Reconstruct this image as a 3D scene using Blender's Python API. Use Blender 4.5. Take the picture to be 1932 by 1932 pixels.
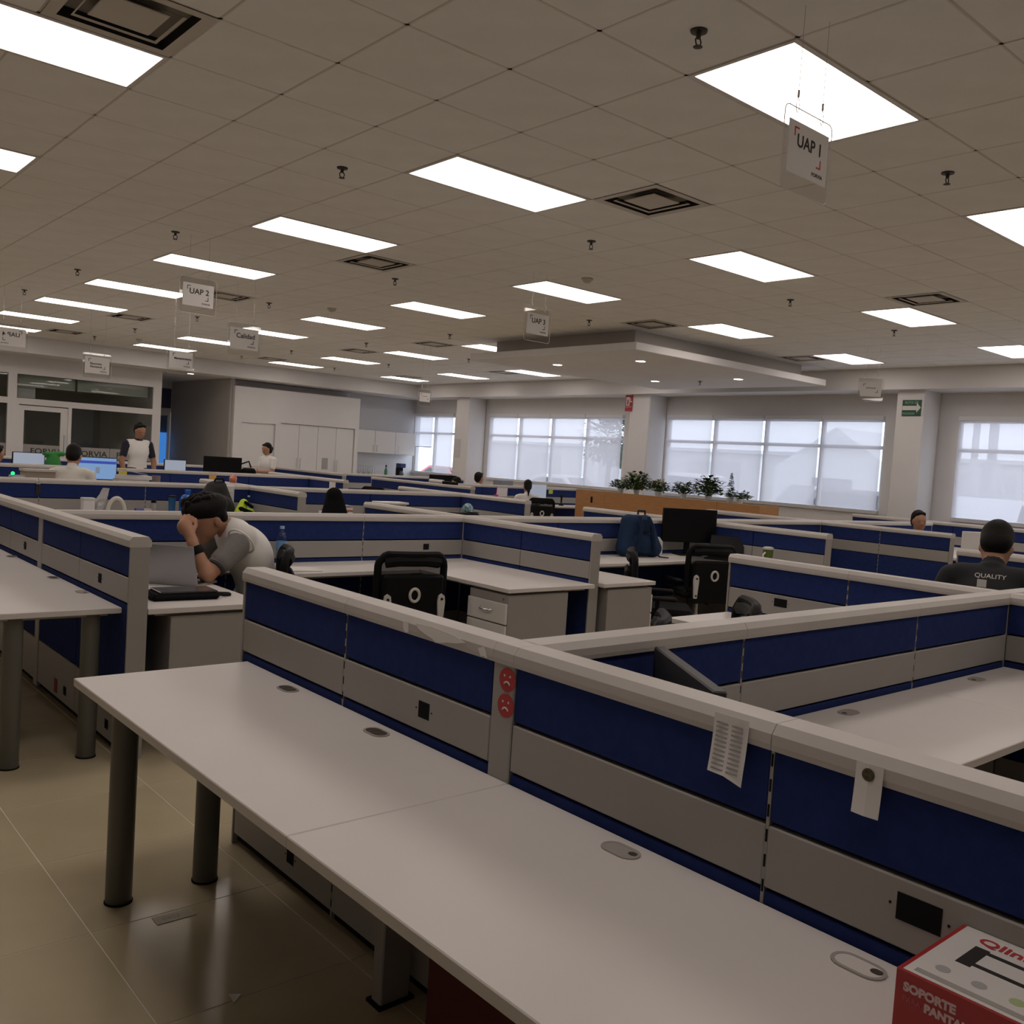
import bpy, bmesh, math, random
import numpy as np
from mathutils import Vector, Matrix

for _o in list(bpy.data.objects):
    bpy.data.objects.remove(_o)
scene = bpy.context.scene
COL = scene.collection
R = random.Random(7)

# ------------------------------------------------------------------ camera
FPX, ROLL, PITCH, YAW, HC = 1741.688, -0.0649, 0.0543, 0.8547, 1.57
def _rot(roll, pitch, yaw):
    cr, sr = math.cos(roll), math.sin(roll)
    cp, sp = math.cos(pitch), math.sin(pitch)
    cy, sy = math.cos(yaw), math.sin(yaw)
    F = Vector((cy*cp, sy*cp, -sp)); R0 = Vector((sy, -cy, 0)); D0 = F.cross(R0)
    return cr*R0 + sr*D0, -sr*R0 + cr*D0, F
CR, CD, CF = _rot(ROLL, PITCH, YAW)
cam_data = bpy.data.cameras.new('camera')
cam_data.sensor_fit = 'HORIZONTAL'; cam_data.sensor_width = 36.0
cam_data.lens = FPX/1932*36.0
cam_data.clip_start = 0.05; cam_data.clip_end = 300
cam = bpy.data.objects.new('camera', cam_data); COL.objects.link(cam)
CP = Vector((0, 0, HC))
M = Matrix.Identity(4)
for i in range(3):
    M[i][0] = CR[i]; M[i][1] = -CD[i]; M[i][2] = -CF[i]; M[i][3] = CP[i]
cam.matrix_world = M
scene.camera = cam
def px(p):
    """frame position (1932 px) of a point: used only to rank ceiling tiles and to word labels"""
    d = Vector(p) - CP
    z = d.dot(CF)
    if z < 0.1: return None
    return 966 + FPX*d.dot(CR)/z, 966 + FPX*d.dot(CD)/z, z

# ------------------------------------------------------------------ world, exposure
world = bpy.data.worlds.new('sky'); scene.world = world
world.use_nodes = True
wn = world.node_tree.nodes; wl = world.node_tree.links
wn.clear()
wo = wn.new('ShaderNodeOutputWorld'); wb = wn.new('ShaderNodeBackground')
wb.inputs['Color'].default_value = (0.86, 0.91, 1.05, 1)
wb.inputs['Strength'].default_value = 2.6
wl.new(wb.outputs[0], wo.inputs[0])
scene.view_settings.view_transform = 'Standard'
scene.view_settings.look = 'None'
scene.view_settings.gamma = 1.0
scene.view_settings.use_curve_mapping = False
scene.view_settings.exposure = 0.0
LAMP = 6.5                                  # radiance of the ceiling diffusers
LAMP_COL = (1.0, 0.885, 0.82)

# ------------------------------------------------------------------ materials
MATS = {}
def mat(name, col, rough=0.6, metal=0.0, var=0.0, scale=8.0, bump=0.0, bscale=60.0, spec=0.5, coat=0.0, emit=None, estr=0.0, stretch=None):
    if name in MATS: return MATS[name]
    m = bpy.data.materials.new(name); m.use_nodes = True
    nt = m.node_tree; b = nt.nodes['Principled BSDF']
    b.inputs['Base Color'].default_value = (*col, 1)
    b.inputs['Roughness'].default_value = rough
    b.inputs['Metallic'].default_value = metal
    b.inputs['Specular IOR Level'].default_value = spec
    if coat: b.inputs['Coat Weight'].default_value = coat; b.inputs['Coat Roughness'].default_value = .08
    if emit:
        b.inputs['Emission Color'].default_value = (*emit, 1); b.inputs['Emission Strength'].default_value = estr
    if var or bump:
        tc = nt.nodes.new('ShaderNodeTexCoord'); src = tc.outputs['Object']
        if stretch:
            mp = nt.nodes.new('ShaderNodeMapping'); mp.inputs['Scale'].default_value = stretch
            nt.links.new(src, mp.inputs[0]); src = mp.outputs[0]
    if var:
        n = nt.nodes.new('ShaderNodeTexNoise'); n.inputs['Scale'].default_value = scale; n.inputs['Detail'].default_value = 5
        r = nt.nodes.new('ShaderNodeMapRange'); r.inputs[1].default_value = .3; r.inputs[2].default_value = .7
        r.inputs[3].default_value = 1-var; r.inputs[4].default_value = 1+var
        mx = nt.nodes.new('ShaderNodeVectorMath'); mx.operation = 'SCALE'; mx.inputs[0].default_value = col
        nt.links.new(src, n.inputs['Vector']); nt.links.new(n.outputs[0], r.inputs[0]); nt.links.new(r.outputs[0], mx.inputs['Scale'])
        nt.links.new(mx.outputs[0], b.inputs['Base Color'])
    if bump:
        n2 = nt.nodes.new('ShaderNodeTexNoise'); n2.inputs['Scale'].default_value = bscale; n2.inputs['Detail'].default_value = 3
        bp = nt.nodes.new('ShaderNodeBump'); bp.inputs['Strength'].default_value = bump; bp.inputs['Distance'].default_value = .004
        nt.links.new(src, n2.inputs['Vector']); nt.links.new(n2.outputs[0], bp.inputs['Height']); nt.links.new(bp.outputs[0], b.inputs['Normal'])
    MATS[name] = m
    return m
def thin_glass(name, tint, refl=1.0):
    m = bpy.data.materials.new(name); m.use_nodes = True
    nt = m.node_tree; nt.nodes.clear()
    o = nt.nodes.new('ShaderNodeOutputMaterial'); mx = nt.nodes.new('ShaderNodeMixShader')
    t = nt.nodes.new('ShaderNodeBsdfTransparent'); g = nt.nodes.new('ShaderNodeBsdfGlossy'); f = nt.nodes.new('ShaderNodeFresnel')
    ge = nt.nodes.new('ShaderNodeNewGeometry'); mr = nt.nodes.new('ShaderNodeMapRange'); mr.inputs[3].default_value = 1.5; mr.inputs[4].default_value = 1/1.5
    nt.links.new(ge.outputs['Backfacing'], mr.inputs[0]); nt.links.new(mr.outputs[0], f.inputs[0]); g.inputs['Roughness'].default_value = 0.02
    t.inputs[0].default_value = (*tint, 1); g.inputs[0].default_value = (refl, refl, refl, 1)
    nt.links.new(f.outputs[0], mx.inputs[0]); nt.links.new(t.outputs[0], mx.inputs[1]); nt.links.new(g.outputs[0], mx.inputs[2])
    nt.links.new(mx.outputs[0], o.inputs[0]); MATS[name] = m
    return m
def sheer(name, col, see, dens=900.0):
    """woven screen cloth: part open holes, part cloth that scatters light through and back"""
    m = bpy.data.materials.new(name); m.use_nodes = True
    nt = m.node_tree; nt.nodes.clear()
    o = nt.nodes.new('ShaderNodeOutputMaterial'); mx = nt.nodes.new('ShaderNodeMixShader'); m2 = nt.nodes.new('ShaderNodeMixShader')
    t = nt.nodes.new('ShaderNodeBsdfTransparent'); d = nt.nodes.new('ShaderNodeBsdfDiffuse'); tr = nt.nodes.new('ShaderNodeBsdfTranslucent')
    d.inputs[0].default_value = (*col, 1); tr.inputs[0].default_value = (*col, 1)
    m2.inputs[0].default_value = .38; mx.inputs[0].default_value = 1-see
    nt.links.new(d.outputs[0], m2.inputs[1]); nt.links.new(tr.outputs[0], m2.inputs[2])
    nt.links.new(t.outputs[0], mx.inputs[1]); nt.links.new(m2.outputs[0], mx.inputs[2]); nt.links.new(mx.outputs[0], o.inputs[0])
    MATS[name] = m
    return m
def emis(name, col, s):
    m = bpy.data.materials.new(name); m.use_nodes = True
    nt = m.node_tree; nt.nodes.clear()
    o = nt.nodes.new('ShaderNodeOutputMaterial'); e = nt.nodes.new('ShaderNodeEmission')
    e.inputs[0].default_value = (*col, 1); e.inputs[1].default_value = s
    nt.links.new(e.outputs[0], o.inputs[0]); MATS[name] = m
    return m

WALL = mat('painted plaster', (.72, .705, .70), .8, var=.03, scale=1.5, bump=.05, bscale=200)
SHADEWALL = mat('shaded grey wall', (.46, .44, .42), .8, var=.03, scale=1.5)  # shade on the corridor side wall put into a darker grey
CEILT = mat('mineral fibre tile', (.83, .815, .79), .95, var=.035, scale=3.5, bump=.25, bscale=260)
GRID = mat('ceiling grid enamel', (.58, .54, .48), .6)
PLEN = mat('plenum board', (.25, .23, .2), .9)
LAM = mat('white laminate', (.69, .655, .63), .38, var=.02, scale=3)
LAMEDGE = mat('laminate edge band', (.66, .62, .57), .5)
GREYMET = mat('silver grey enamel', (.33, .312, .292), .45, var=.03, scale=4)
CAPM = mat('grey cap moulding', (.50, .47, .44), .42, var=.04, scale=5)
POST = mat('grey post enamel', (.33, .315, .295), .42, var=.03, scale=5)
BLUE = mat('navy blue fabric', (.019, .034, .135), .95, var=.10, scale=30, bump=.3, bscale=700, spec=.15)
DARK = mat('dark gap', (.012, .012, .013), .9, spec=.1)
BLACK = mat('black plastic', (.0065, .0065, .007), .55, spec=.14)
BLACKF = mat('black fabric', (.007, .007, .008), .95, bump=.3, bscale=300, spec=.15)
BLACKMESH = sheer('black mesh cloth', (.02, .02, .022), .16)
WHITEP = mat('white plastic', (.72, .71, .70), .4)
CHROME = mat('brushed steel', (.6, .6, .6), .25, metal=1)
SCRBLK = mat('switched off screen', (.004, .004, .005), .35, spec=.2)
PAPER = mat('white paper', (.74, .72, .70), .8)
PRINT = mat('grey print', (.38, .37, .37), .8)
INK = mat('black ink', (.02, .018, .018), .7)
REDP = mat('red print', (.55, .03, .03), .5)
WOOD = mat('honey wood veneer', (.44, .215, .08), .45, var=.10, scale=5, stretch=(1, 1, 7))
SKIN = mat('skin', (.42, .215, .13), .55, var=.04, scale=20)
SKIN2 = mat('tan skin', (.36, .18, .11), .55, var=.04, scale=20)
HAIR = mat('black hair', (.0045, .0035, .003), .6, bump=.5, bscale=120, stretch=(1, 1, .3), spec=.2)
CREAM = mat('cream cloth', (.68, .655, .60), .9, bump=.25, bscale=90)
WHITEC = mat('white cloth', (.76, .745, .72), .9, bump=.25, bscale=90)
GREYC = mat('grey melange cloth', (.20, .185, .18), .92, var=.08, scale=60, bump=.25, bscale=90)
TROUS = mat('dark trousers', (.03, .03, .04), .9)
NAVYC = mat('dark navy cloth', (.015, .015, .03), .9)
YEL = mat('hi-vis yellow', (.55, .75, .05), .8)
LEAF = mat('leaf green', (.022, .058, .012), .55, var=.3, scale=20)
LEAF2 = mat('light leaf green', (.11, .17, .04), .55, var=.3, scale=20)
GLASS = thin_glass('window glass', (.95, .97, .98))
ACRYL = thin_glass('clear acrylic', (.93, .93, .92))
OFFGL = thin_glass('office glass', (.86, .88, .87), .9)
BLIND = sheer('screen blind cloth', (.80, .80, .86), .21)
LAMPM = emis('lamp diffuser', LAMP_COL, LAMP)
DOWNM = emis('downlight lens', LAMP_COL, 9.0)

# ------------------------------------------------------------------ mesh helpers
class MB:
    def __init__(s): s.v = []; s.f = []; s.m = []
    def add(s, vs, fs, mi=0):
        o = len(s.v); s.v += [tuple(v) for v in vs]; s.f += [tuple(i+o for i in f) for f in fs]; s.m += [mi]*len(fs); return s
    def box(s, x0, x1, y0, y1, z0, z1, mi=0):
        return s.add([(x0,y0,z0),(x1,y0,z0),(x1,y1,z0),(x0,y1,z0),(x0,y0,z1),(x1,y0,z1),(x1,y1,z1),(x0,y1,z1)],
                     [(0,3,2,1),(4,5,6,7),(0,1,5,4),(1,2,6,5),(2,3,7,6),(3,0,4,7)], mi)
    def cbox(s, x0, x1, y0, y1, z0, z1, c, mi=0):
        """box with chamfered edges (24 corner verts)"""
        vs = []; idx = {}
        X = (x0, x1); Y = (y0, y1); Z = (z0, z1)
        for a in (0,1):
            for b in (0,1):
                for d in (0,1):
                    cx, cy, cz = X[a], Y[b], Z[d]; sx, sy, sz = (1,-1)[a], (1,-1)[b], (1,-1)[d]
                    idx[a,b,d] = (len(vs), len(vs)+1, len(vs)+2)
                    vs += [(cx, cy+sy*c, cz+sz*c), (cx+sx*c, cy, cz+sz*c), (cx+sx*c, cy+sy*c, cz)]
        g = lambda a,b,d,k: idx[a,b,d][k]
        fs = [(g(0,0,0,0),g(0,0,1,0),g(0,1,1,0),g(0,1,0,0)), (g(1,0,0,0),g(1,1,0,0),g(1,1,1,0),g(1,0,1,0)),
              (g(0,0,0,1),g(1,0,0,1),g(1,0,1,1),g(0,0,1,1)), (g(0,1,0,1),g(0,1,1,1),g(1,1,1,1),g(1,1,0,1)),
              (g(0,0,0,2),g(0,1,0,2),g(1,1,0,2),g(1,0,0,2)), (g(0,0,1,2),g(1,0,1,2),g(1,1,1,2),g(0,1,1,2))]
        for a in (0,1):
            for b in (0,1): fs.append((g(a,b,0,0),g(a,b,1,0),g(a,b,1,1),g(a,b,0,1)))
            for d in (0,1): fs.append((g(a,0,d,0),g(a,1,d,0),g(a,1,d,2),g(a,0,d,2)))
        for b in (0,1):
            for d in (0,1): fs.append((g(0,b,d,1),g(1,b,d,1),g(1,b,d,2),g(0,b,d,2)))
        for a in (0,1):
            for b in (0,1):
                for d in (0,1): fs.append(idx[a,b,d])
        return s.add(vs, fs, mi)
    def tube(s, pts, r, n=10, mi=0, caps=True):
        pts = [Vector(p) for p in pts]; rs = r if isinstance(r, (list, tuple)) else [r]*len(pts)
        vs = []; up = None
        for i, p in enumerate(pts):
            t = (pts[min(i+1, len(pts)-1)] - pts[max(i-1, 0)]).normalized()
            if up is None: up = Vector((0,0,1)) if abs(t.z) < .9 else Vector((1,0,0))
            a = t.cross(up).normalized(); b = a.cross(t).normalized(); up = b
            vs += [p + rs[i]*(math.cos(2*math.pi*k/n)*a + math.sin(2*math.pi*k/n)*b) for k in range(n)]
        fs = [(i*n+k, i*n+(k+1)%n, (i+1)*n+(k+1)%n, (i+1)*n+k) for i in range(len(pts)-1) for k in range(n)]
        if caps: fs += [tuple(range(n-1, -1, -1)), tuple((len(pts)-1)*n+k for k in range(n))]
        return s.add(vs, fs, mi)
    def cyl(s, p0, p1, r0, r1=None, n=16, mi=0): return s.tube([p0, p1], [r0, r0 if r1 is None else r1], n, mi)
    def lathe(s, c, prof, n=20, mi=0):
        vs = [(c[0]+r*math.cos(2*math.pi*k/n), c[1]+r*math.sin(2*math.pi*k/n), c[2]+z) for r, z in prof for k in range(n)]
        fs = [(i*n+k, i*n+(k+1)%n, (i+1)*n+(k+1)%n, (i+1)*n+k) for i in range(len(prof)-1) for k in range(n)]
        fs += [tuple(range(n-1, -1, -1)), tuple((len(prof)-1)*n+k for k in range(n))]
        return s.add(vs, fs, mi)
    def prism(s, poly, a, b, axis='y', mi=0):
        """polygon swept along an axis; poly coordinates are the two other axes in order"""
        n = len(poly)
        P = {'x': lambda u, v, t: (t, u, v), 'y': lambda u, v, t: (u, t, v), 'z': lambda u, v, t: (u, v, t)}[axis]
        vs = [P(u, v, a) for u, v in poly] + [P(u, v, b) for u, v in poly]
        return s.add(vs, [tuple(range(n)), tuple(range(2*n-1, n-1, -1))] + [(i, i+n, (i+1)%n+n, (i+1)%n) for i in range(n)], mi)
    def ell(s, c, r, n=14, mi=0):
        h = n//2; vs = [(c[0], c[1], c[2]-r[2])]
        for i in range(1, h):
            a = -math.pi/2 + math.pi*i/h
            vs += [(c[0]+r[0]*math.cos(a)*math.cos(2*math.pi*k/n), c[1]+r[1]*math.cos(a)*math.sin(2*math.pi*k/n), c[2]+r[2]*math.sin(a)) for k in range(n)]
        vs.append((c[0], c[1], c[2]+r[2])); e = len(vs)-1
        fs = [(0, 1+(k+1)%n, 1+k) for k in range(n)]
        for i in range(h-2): fs += [(1+i*n+k, 1+i*n+(k+1)%n, 1+(i+1)*n+(k+1)%n, 1+(i+1)*n+k) for k in range(n)]
        fs += [(1+(h-2)*n+k, 1+(h-2)*n+(k+1)%n, e) for k in range(n)]
        return s.add(vs, fs, mi)
    def xf(s, Mx, i0=0):
        s.v[i0:] = [tuple(Mx @ Vector(v)) for v in s.v[i0:]]; return s
    def mesh(s, name, mats, smooth=False, fix=True):
        me = bpy.data.meshes.new(name); me.from_pydata(s.v, [], s.f)
        for m in (mats if isinstance(mats, (list, tuple)) else [mats]): me.materials.append(m)
        me.polygons.foreach_set('material_index', s.m)
        if fix:
            bm = bmesh.new(); bm.from_mesh(me); bmesh.ops.recalc_face_normals(bm, faces=bm.faces); bm.to_mesh(me); bm.free()
        if smooth:
            me.polygons.foreach_set('use_smooth', [True]*len(me.polygons))
            if smooth != 'all': me.set_sharp_from_angle(angle=math.radians(38))
        me.update(); return me
    def build(s, name, mats, parent=None, smooth=False):
        return link(name, s.mesh(name, mats, smooth), parent)
def link(name, me, parent=None, loc=None):
    o = bpy.data.objects.new(name, me); COL.objects.link(o)
    if parent: o.parent = parent
    if loc: o.location = loc
    return o
def tag(o, label, cat, group=None):
    o['label'] = label; o['category'] = cat
    if group: o['group'] = group
    return o
def thing(name, label, cat, loc=(0,0,0), rz=0.0, group=None):
    o = bpy.data.objects.new(name, None); COL.objects.link(o); o.empty_display_size = .1
    o.location = loc; o.rotation_euler = (0, 0, rz)
    return tag(o, label, cat, group)
def struct(o): o['kind'] = 'structure'; return o
def copytree(root, loc, rz, label, group=None, name=None):
    r = root.copy(); COL.objects.link(r); r.location = loc; r.rotation_euler = (0, 0, rz); r['label'] = label
    if group: r['group'] = group
    for ch in list(root.children):
        c = ch.copy(); COL.objects.link(c); c.parent = r
        for g in list(ch.children):
            d = g.copy(); COL.objects.link(d); d.parent = c
    return r
def text(body, size, m, Mx, parent, name='lettering', align='LEFT', depth=.0004, bold=0.0, sx=1.0):
    cu = bpy.data.curves.new(name, 'FONT'); cu.body = body; cu.size = size; cu.align_x = align; cu.extrude = depth; cu.offset = bold; cu.resolution_u = 3
    o = bpy.data.objects.new(name, cu); COL.objects.link(o)
    dg = bpy.context.evaluated_depsgraph_get(); me = bpy.data.meshes.new_from_object(o.evaluated_get(dg))
    bpy.data.objects.remove(o); bpy.data.curves.remove(cu)
    me.transform(Mx @ Matrix.Diagonal((sx, 1, 1, 1))); me.materials.clear(); me.materials.append(m)
    return link(name, me, parent)
def frame(o, x, y):
    """matrix with origin o, text direction x and text up y"""
    x = Vector(x).normalized(); y = Vector(y).normalized(); z = x.cross(y)
    Mx = Matrix.Identity(4)
    for i in range(3): Mx[i][0] = x[i]; Mx[i][1] = y[i]; Mx[i][2] = z[i]; Mx[i][3] = o[i]
    return Mx

# smooth solids from blended signed distances (bodies, bags, soft things)
def sdf_mesh(name, prims, mats, vox, parent=None, k=.02):
    P = []
    for p in prims:
        if p[0] == 'c': P.append(('c', np.array(p[1], float), np.array(p[2], float), p[3], p[4], p[5], p[6] if len(p) > 6 else k))
        else: P.append(('e', np.array(p[1], float), np.array(p[2], float), np.array(p[3], float), 0, p[4], p[5] if len(p) > 5 else k))
    lo = np.full(3, 1e9); hi = -lo
    for p in P:
        if p[0] == 'c':
            r = max(p[3], p[4])
            for q in (p[1], p[2]): lo = np.minimum(lo, q-r); hi = np.maximum(hi, q+r)
        else:
            r = p[2].max(); lo = np.minimum(lo, p[1]-r); hi = np.maximum(hi, p[1]+r)
    lo -= 2*vox+k; hi += 2*vox+k
    n = np.ceil((hi-lo)/vox).astype(int)+1
    ax = [lo[i]+vox*np.arange(n[i]) for i in range(3)]
    def dist(p, X):
        if p[0] == 'c':
            a, b = p[1], p[2]; ba = b-a; L2 = max(ba@ba, 1e-9)
            h = np.clip(((X-a)@ba)/L2, 0, 1)
            return np.linalg.norm(X-a-h[..., None]*ba, axis=-1) - (p[3]+(p[4]-p[3])*h)
        q = (X-p[1])@p[3]                      # columns of p[3] are the local axes
        k0 = np.linalg.norm(q/p[2], axis=-1); k1 = np.linalg.norm(q/(p[2]**2), axis=-1)
        return k0*(k0-1)/np.maximum(k1, 1e-6)
    V = np.full(n, 9.0)
    for p in P:                                # each primitive only touches its own neighbourhood
        r = (max(p[3], p[4]) if p[0] == 'c' else p[2].max())+3*k+2*vox
        l2 = (np.minimum(p[1], p[2]) if p[0] == 'c' else p[1])-r; h2 = (np.maximum(p[1], p[2]) if p[0] == 'c' else p[1])+r
        sl = [slice(max(0, int((l2[i]-lo[i])/vox)), min(n[i], int((h2[i]-lo[i])/vox)+2)) for i in range(3)]
        X = np.stack(np.meshgrid(ax[0][sl[0]], ax[1][sl[1]], ax[2][sl[2]], indexing='ij'), -1)
        d = dist(p, X); w = V[sl[0], sl[1], sl[2]]
        kk = p[6]; h = np.maximum(kk-np.abs(w-d), 0)/kk
        V[sl[0], sl[1], sl[2]] = np.minimum(w, d)-h*h*kk*.25
    ins = V < 0
    nx, ny, nz = n
    s = np.zeros((nx-1, ny-1, nz-1)); acc = np.zeros((nx-1, ny-1, nz-1, 3))
    for dx in (0,1):
        for dy in (0,1):
            for dz in (0,1):
                for a in range(3):
                    o = (dx,dy,dz)
                    if o[a]: continue
                    e = list(o); e[a] = 1
                    A = V[o[0]:nx-1+o[0], o[1]:ny-1+o[1], o[2]:nz-1+o[2]]; B = V[e[0]:nx-1+e[0], e[1]:ny-1+e[1], e[2]:nz-1+e[2]]
                    c = (A < 0) != (B < 0); t = np.where(c, A/np.where(A == B, 1, A-B), 0)
                    s += c
                    for q in range(3): acc[..., q] += np.where(c, o[q]+(t if q == a else 0), 0)
    act = s > 0; idx = np.full(s.shape, -1); idx[act] = np.arange(act.sum())
    ijk = np.argwhere(act)
    verts = lo+vox*(ijk+acc[act]/s[act][:, None])
    faces = []
    for a in range(3):
        b, c = (a+1) % 3, (a+2) % 3
        sh = [slice(0, None)]*3; sh2 = list(sh); sh[a] = slice(0, -1); sh2[a] = slice(1, None)
        ch = ins[tuple(sh)] != ins[tuple(sh2)]
        E = np.argwhere(ch); ok = (E[:, b] > 0) & (E[:, c] > 0) & (E[:, b] < n[b]-1) & (E[:, c] < n[c]-1); E = E[ok]
        def cell(db, dc):
            q = E.copy(); q[:, b] += db; q[:, c] += dc; return idx[q[:, 0], q[:, 1], q[:, 2]]
        Q = np.stack([cell(-1,-1), cell(0,-1), cell(0,0), cell(-1,0)], 1)
        fl = ins[E[:, 0], E[:, 1], E[:, 2]]
        Q[~fl] = Q[~fl][:, ::-1]; faces.append(Q)
    F = np.concatenate(faces); F = F[(F >= 0).all(1)]
    D = np.stack([dist(p, verts) for p in P], 1); vm = np.array([p[5] for p in P])[D.argmin(1)]
    fm = np.where(vm[F[:, 0]] == vm[F[:, 2]], vm[F[:, 0]], vm[F[:, 1]])
    me = bpy.data.meshes.new(name); me.from_pydata(verts.tolist(), [], F.tolist())
    for m in mats: me.materials.append(m)
    me.polygons.foreach_set('material_index', fm.astype(int).tolist())
    me.polygons.foreach_set('use_smooth', [True]*len(F)); me.update()
    return link(name, me, parent)
I3 = np.eye(3)
def ry(a):                                     # rotation about y, columns = local axes
    c, s = math.cos(a), math.sin(a); return np.array([[c,0,s],[0,1,0],[-s,0,c]])
def rzm(a):
    c, s = math.cos(a), math.sin(a); return np.array([[c,-s,0],[s,c,0],[0,0,1]])
# ------------------------------------------------------------------ the room
CZ = 3.4926; T = .61; GX, GY = .5025, 2.393
SOFF = 3.15
XW, XB0, YB = 15.3, -3.77, 22.1
Y0 = -3.71
# floor: base slab plus the tiles that can be told apart
FT = .59; FX, FY = .925, 2.955
fm = mat('polished floor tile', (.52, .445, .30), .17, var=.06, scale=2.2, coat=.0, spec=.6)
GROUT = mat('pale grout', (.74, .69, .58), .7)
floor = struct(MB().box(XB0-.2, XW+.2, Y0-.2, 26.2, -.1, -.0012).build('floor', GROUT))
ftm = MB().cbox(.002, FT-.002, .002, FT-.002, -.0011, 0, .0004).mesh('floor_tile', fm)
# tiles under the foreground aisle and pods; the ground beyond is hidden by the pods
far = MB()
for i in range(-8, 25):
    for j in range(-11, 33):
        x, y = FX+i*FT, FY+j*FT
        if -2 <= i <= 7 and -3 <= j <= 15: link('floor_tile', ftm, floor, (x, y, 0))
        else: far.box(x+.002, x+FT-.002, y+.002, y+FT-.002, -.0011, 0)
fo = far.build('far_floor_tiles', fm, floor); fo['kind'] = 'stuff'

# ceiling
ceiling = struct(MB().box(XB0-.2, XW+.2, Y0-.2, 26.2, CZ+.05, CZ+.2).build('ceiling', PLEN))
lights = {}
CAN = (9.29, 14.05, 8.38, 11.96)            # dropped canopy
for i in range(0, 5):
    for j in range(-1, 8):
        cx = .527+3.05*i+.585; cy = 2.424+2.44*j+.274
        if i in (3, 4) and j == 3: continue
        if i == -1 and j == 0: pass
        lights[i, j] = (round((cx-.61-GX)/T), round((cy-.305-GY)/T))
vents = [(1, 3), (7, 3), (7, 9), (7, 15), (7, 21), (7, 27), (14, 3), (14, 9), (14, 17), (14, 21), (14, 27), (20, 9), (20, 21), (20, 27)]
taken = set(vents)
for (a, b) in lights.values(): taken |= {(a, b), (a+1, b)}
cells = []
for a in range(-7, 23):
    for b in range(-10, 31):
        if (a, b) in taken: continue
        x, y = GX+a*T, GY+b*T
        if x > CAN[0]+.3 and x+T < CAN[1]-.25 and y > CAN[2]+.3 and y+T < CAN[3]-.3: continue
        y1 = min(y+T, 21.0)
        q = [px((x+dx*T, yy, CZ)) for dx in (0, 1) for yy in (y, y1)]
        ar = 0
        if all(q):
            xs = [min(max(p[0], 0), 1932) for p in q]; ys = [min(max(p[1], 0), 1932) for p in q]
            cx, cy = sum(p[0] for p in q)/4, sum(p[1] for p in q)/4
            if -80 < cx < 2012 and -80 < cy < 1000: ar = (T*T)/q[0][2]**3
        cells.append((ar, a, b, y1))
cells.sort(key=lambda c: -c[0])
g = .006
tile_me = MB().cbox(g, T-g, g, T-g, 0, .02, .004).mesh('ceiling_tile', CEILT)
rest = MB()
for n, (ar, a, b, y1) in enumerate(cells):
    x, y = GX+a*T, GY+b*T
    if n < 300 and ar > 0 and y1-y > .6: link('ceiling_tile', tile_me, ceiling, (x, y, CZ))
    else: rest.box(x+g, x+T-g, y+g, y1-g, CZ, CZ+.02)
rest.build('far_ceiling_tiles', CEILT, ceiling)['kind'] = 'stuff'
gr = MB()
for a in range(-7, 24): gr.box(GX+a*T-.012, GX+a*T+.012, Y0, 21.0, CZ+.004, CZ+.03)
for b in range(-10, 32):
    if GY+b*T < 21: gr.box(XB0, 14.55, GY+b*T-.012, GY+b*T+.012, CZ+.004, CZ+.03)
gr.build('ceiling_grid', GRID, ceiling)

ORD = ['nearest', 'second nearest', 'third nearest', 'fourth nearest', 'fifth nearest', 'sixth nearest', 'seventh nearest', 'eighth nearest']
ROWN = {0: 'leftmost', 1: 'second', 2: 'third', 3: 'fourth', 4: 'rightmost'}
fr = MB(); X0, X1, Z0 = .004, 1.216, CZ-.002
for (a, b, c, d) in ((0.004, 1.216, .004, .031), (.004, 1.216, .579, .606), (.004, .0245, .031, .579), (1.1955, 1.216, .031, .579)): fr.box(a, b, c, d, -.003, .04)
fr_me = fr.mesh('frame', mat('lamp frame enamel', (.66, .63, .6), .5))
df_me = MB().box(.0245, 1.1955, .031, .579, .002, .006).mesh('diffuser', LAMPM)
def inframe(p):
    q = px(p); return q is not None and -10 < q[0] < 1942 and -10 < q[1] < 1942
for i in range(-1, 5):
    seen = 0
    for j in range(-2, 8):
        if (i, j) not in lights: continue
        a, b = lights[i, j]; x, y = GX+a*T, GY+b*T
        vis = any(inframe((x+dx, y+dy, CZ)) for dx in (.02, 1.2) for dy in (.03, .58))
        if vis:
            lab = f'glowing rectangular ceiling panel, {ORD[min(seen,7)]} of the {ROWN[max(i,0)]} row of lamps'; seen += 1
        else: lab = 'glowing rectangular ceiling panel behind the camera, out of frame'
        t = thing('ceiling_light', lab, 'light', (x, y, CZ), 0, 'ceiling light panels')
        link('frame', fr_me, t); link('diffuser', df_me, t)

# air diffusers: stepped square louvres
DUCT = mat('duct dark', (.012, .012, .012), .9)  # vent throat coloured dark for the shade between the plates
VENTM = mat('vent enamel', (.56, .52, .465), .55)
def sq_ring(m, r0, z0, r1, z1, mi=0, c=.305):
    vs = []
    for r, z in ((r0, z0), (r1, z1)): vs += [(c-r, c-r, z), (c+r, c-r, z), (c+r, c+r, z), (c-r, c+r, z)]
    m.add(vs, [(k, (k+1) % 4, (k+1) % 4+4, k+4) for k in range(4)], mi)
vb = MB(); sq_ring(vb, .300, 0, .245, 0); sq_ring(vb, .245, 0, .243, .075, 1); vb_me = vb.mesh('face_plate', [VENTM, DUCT])
vd_me = MB().box(.05, .56, .05, .56, .075, .08).mesh('duct', DUCT)
vl = MB(); sq_ring(vl, .196, -.001, .184, .006); vl_me = vl.mesh('louvre', VENTM)
vc_me = MB().cbox(.165, .445, .165, .445, .002, .010, .003).mesh('centre_plate', VENTM)
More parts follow.
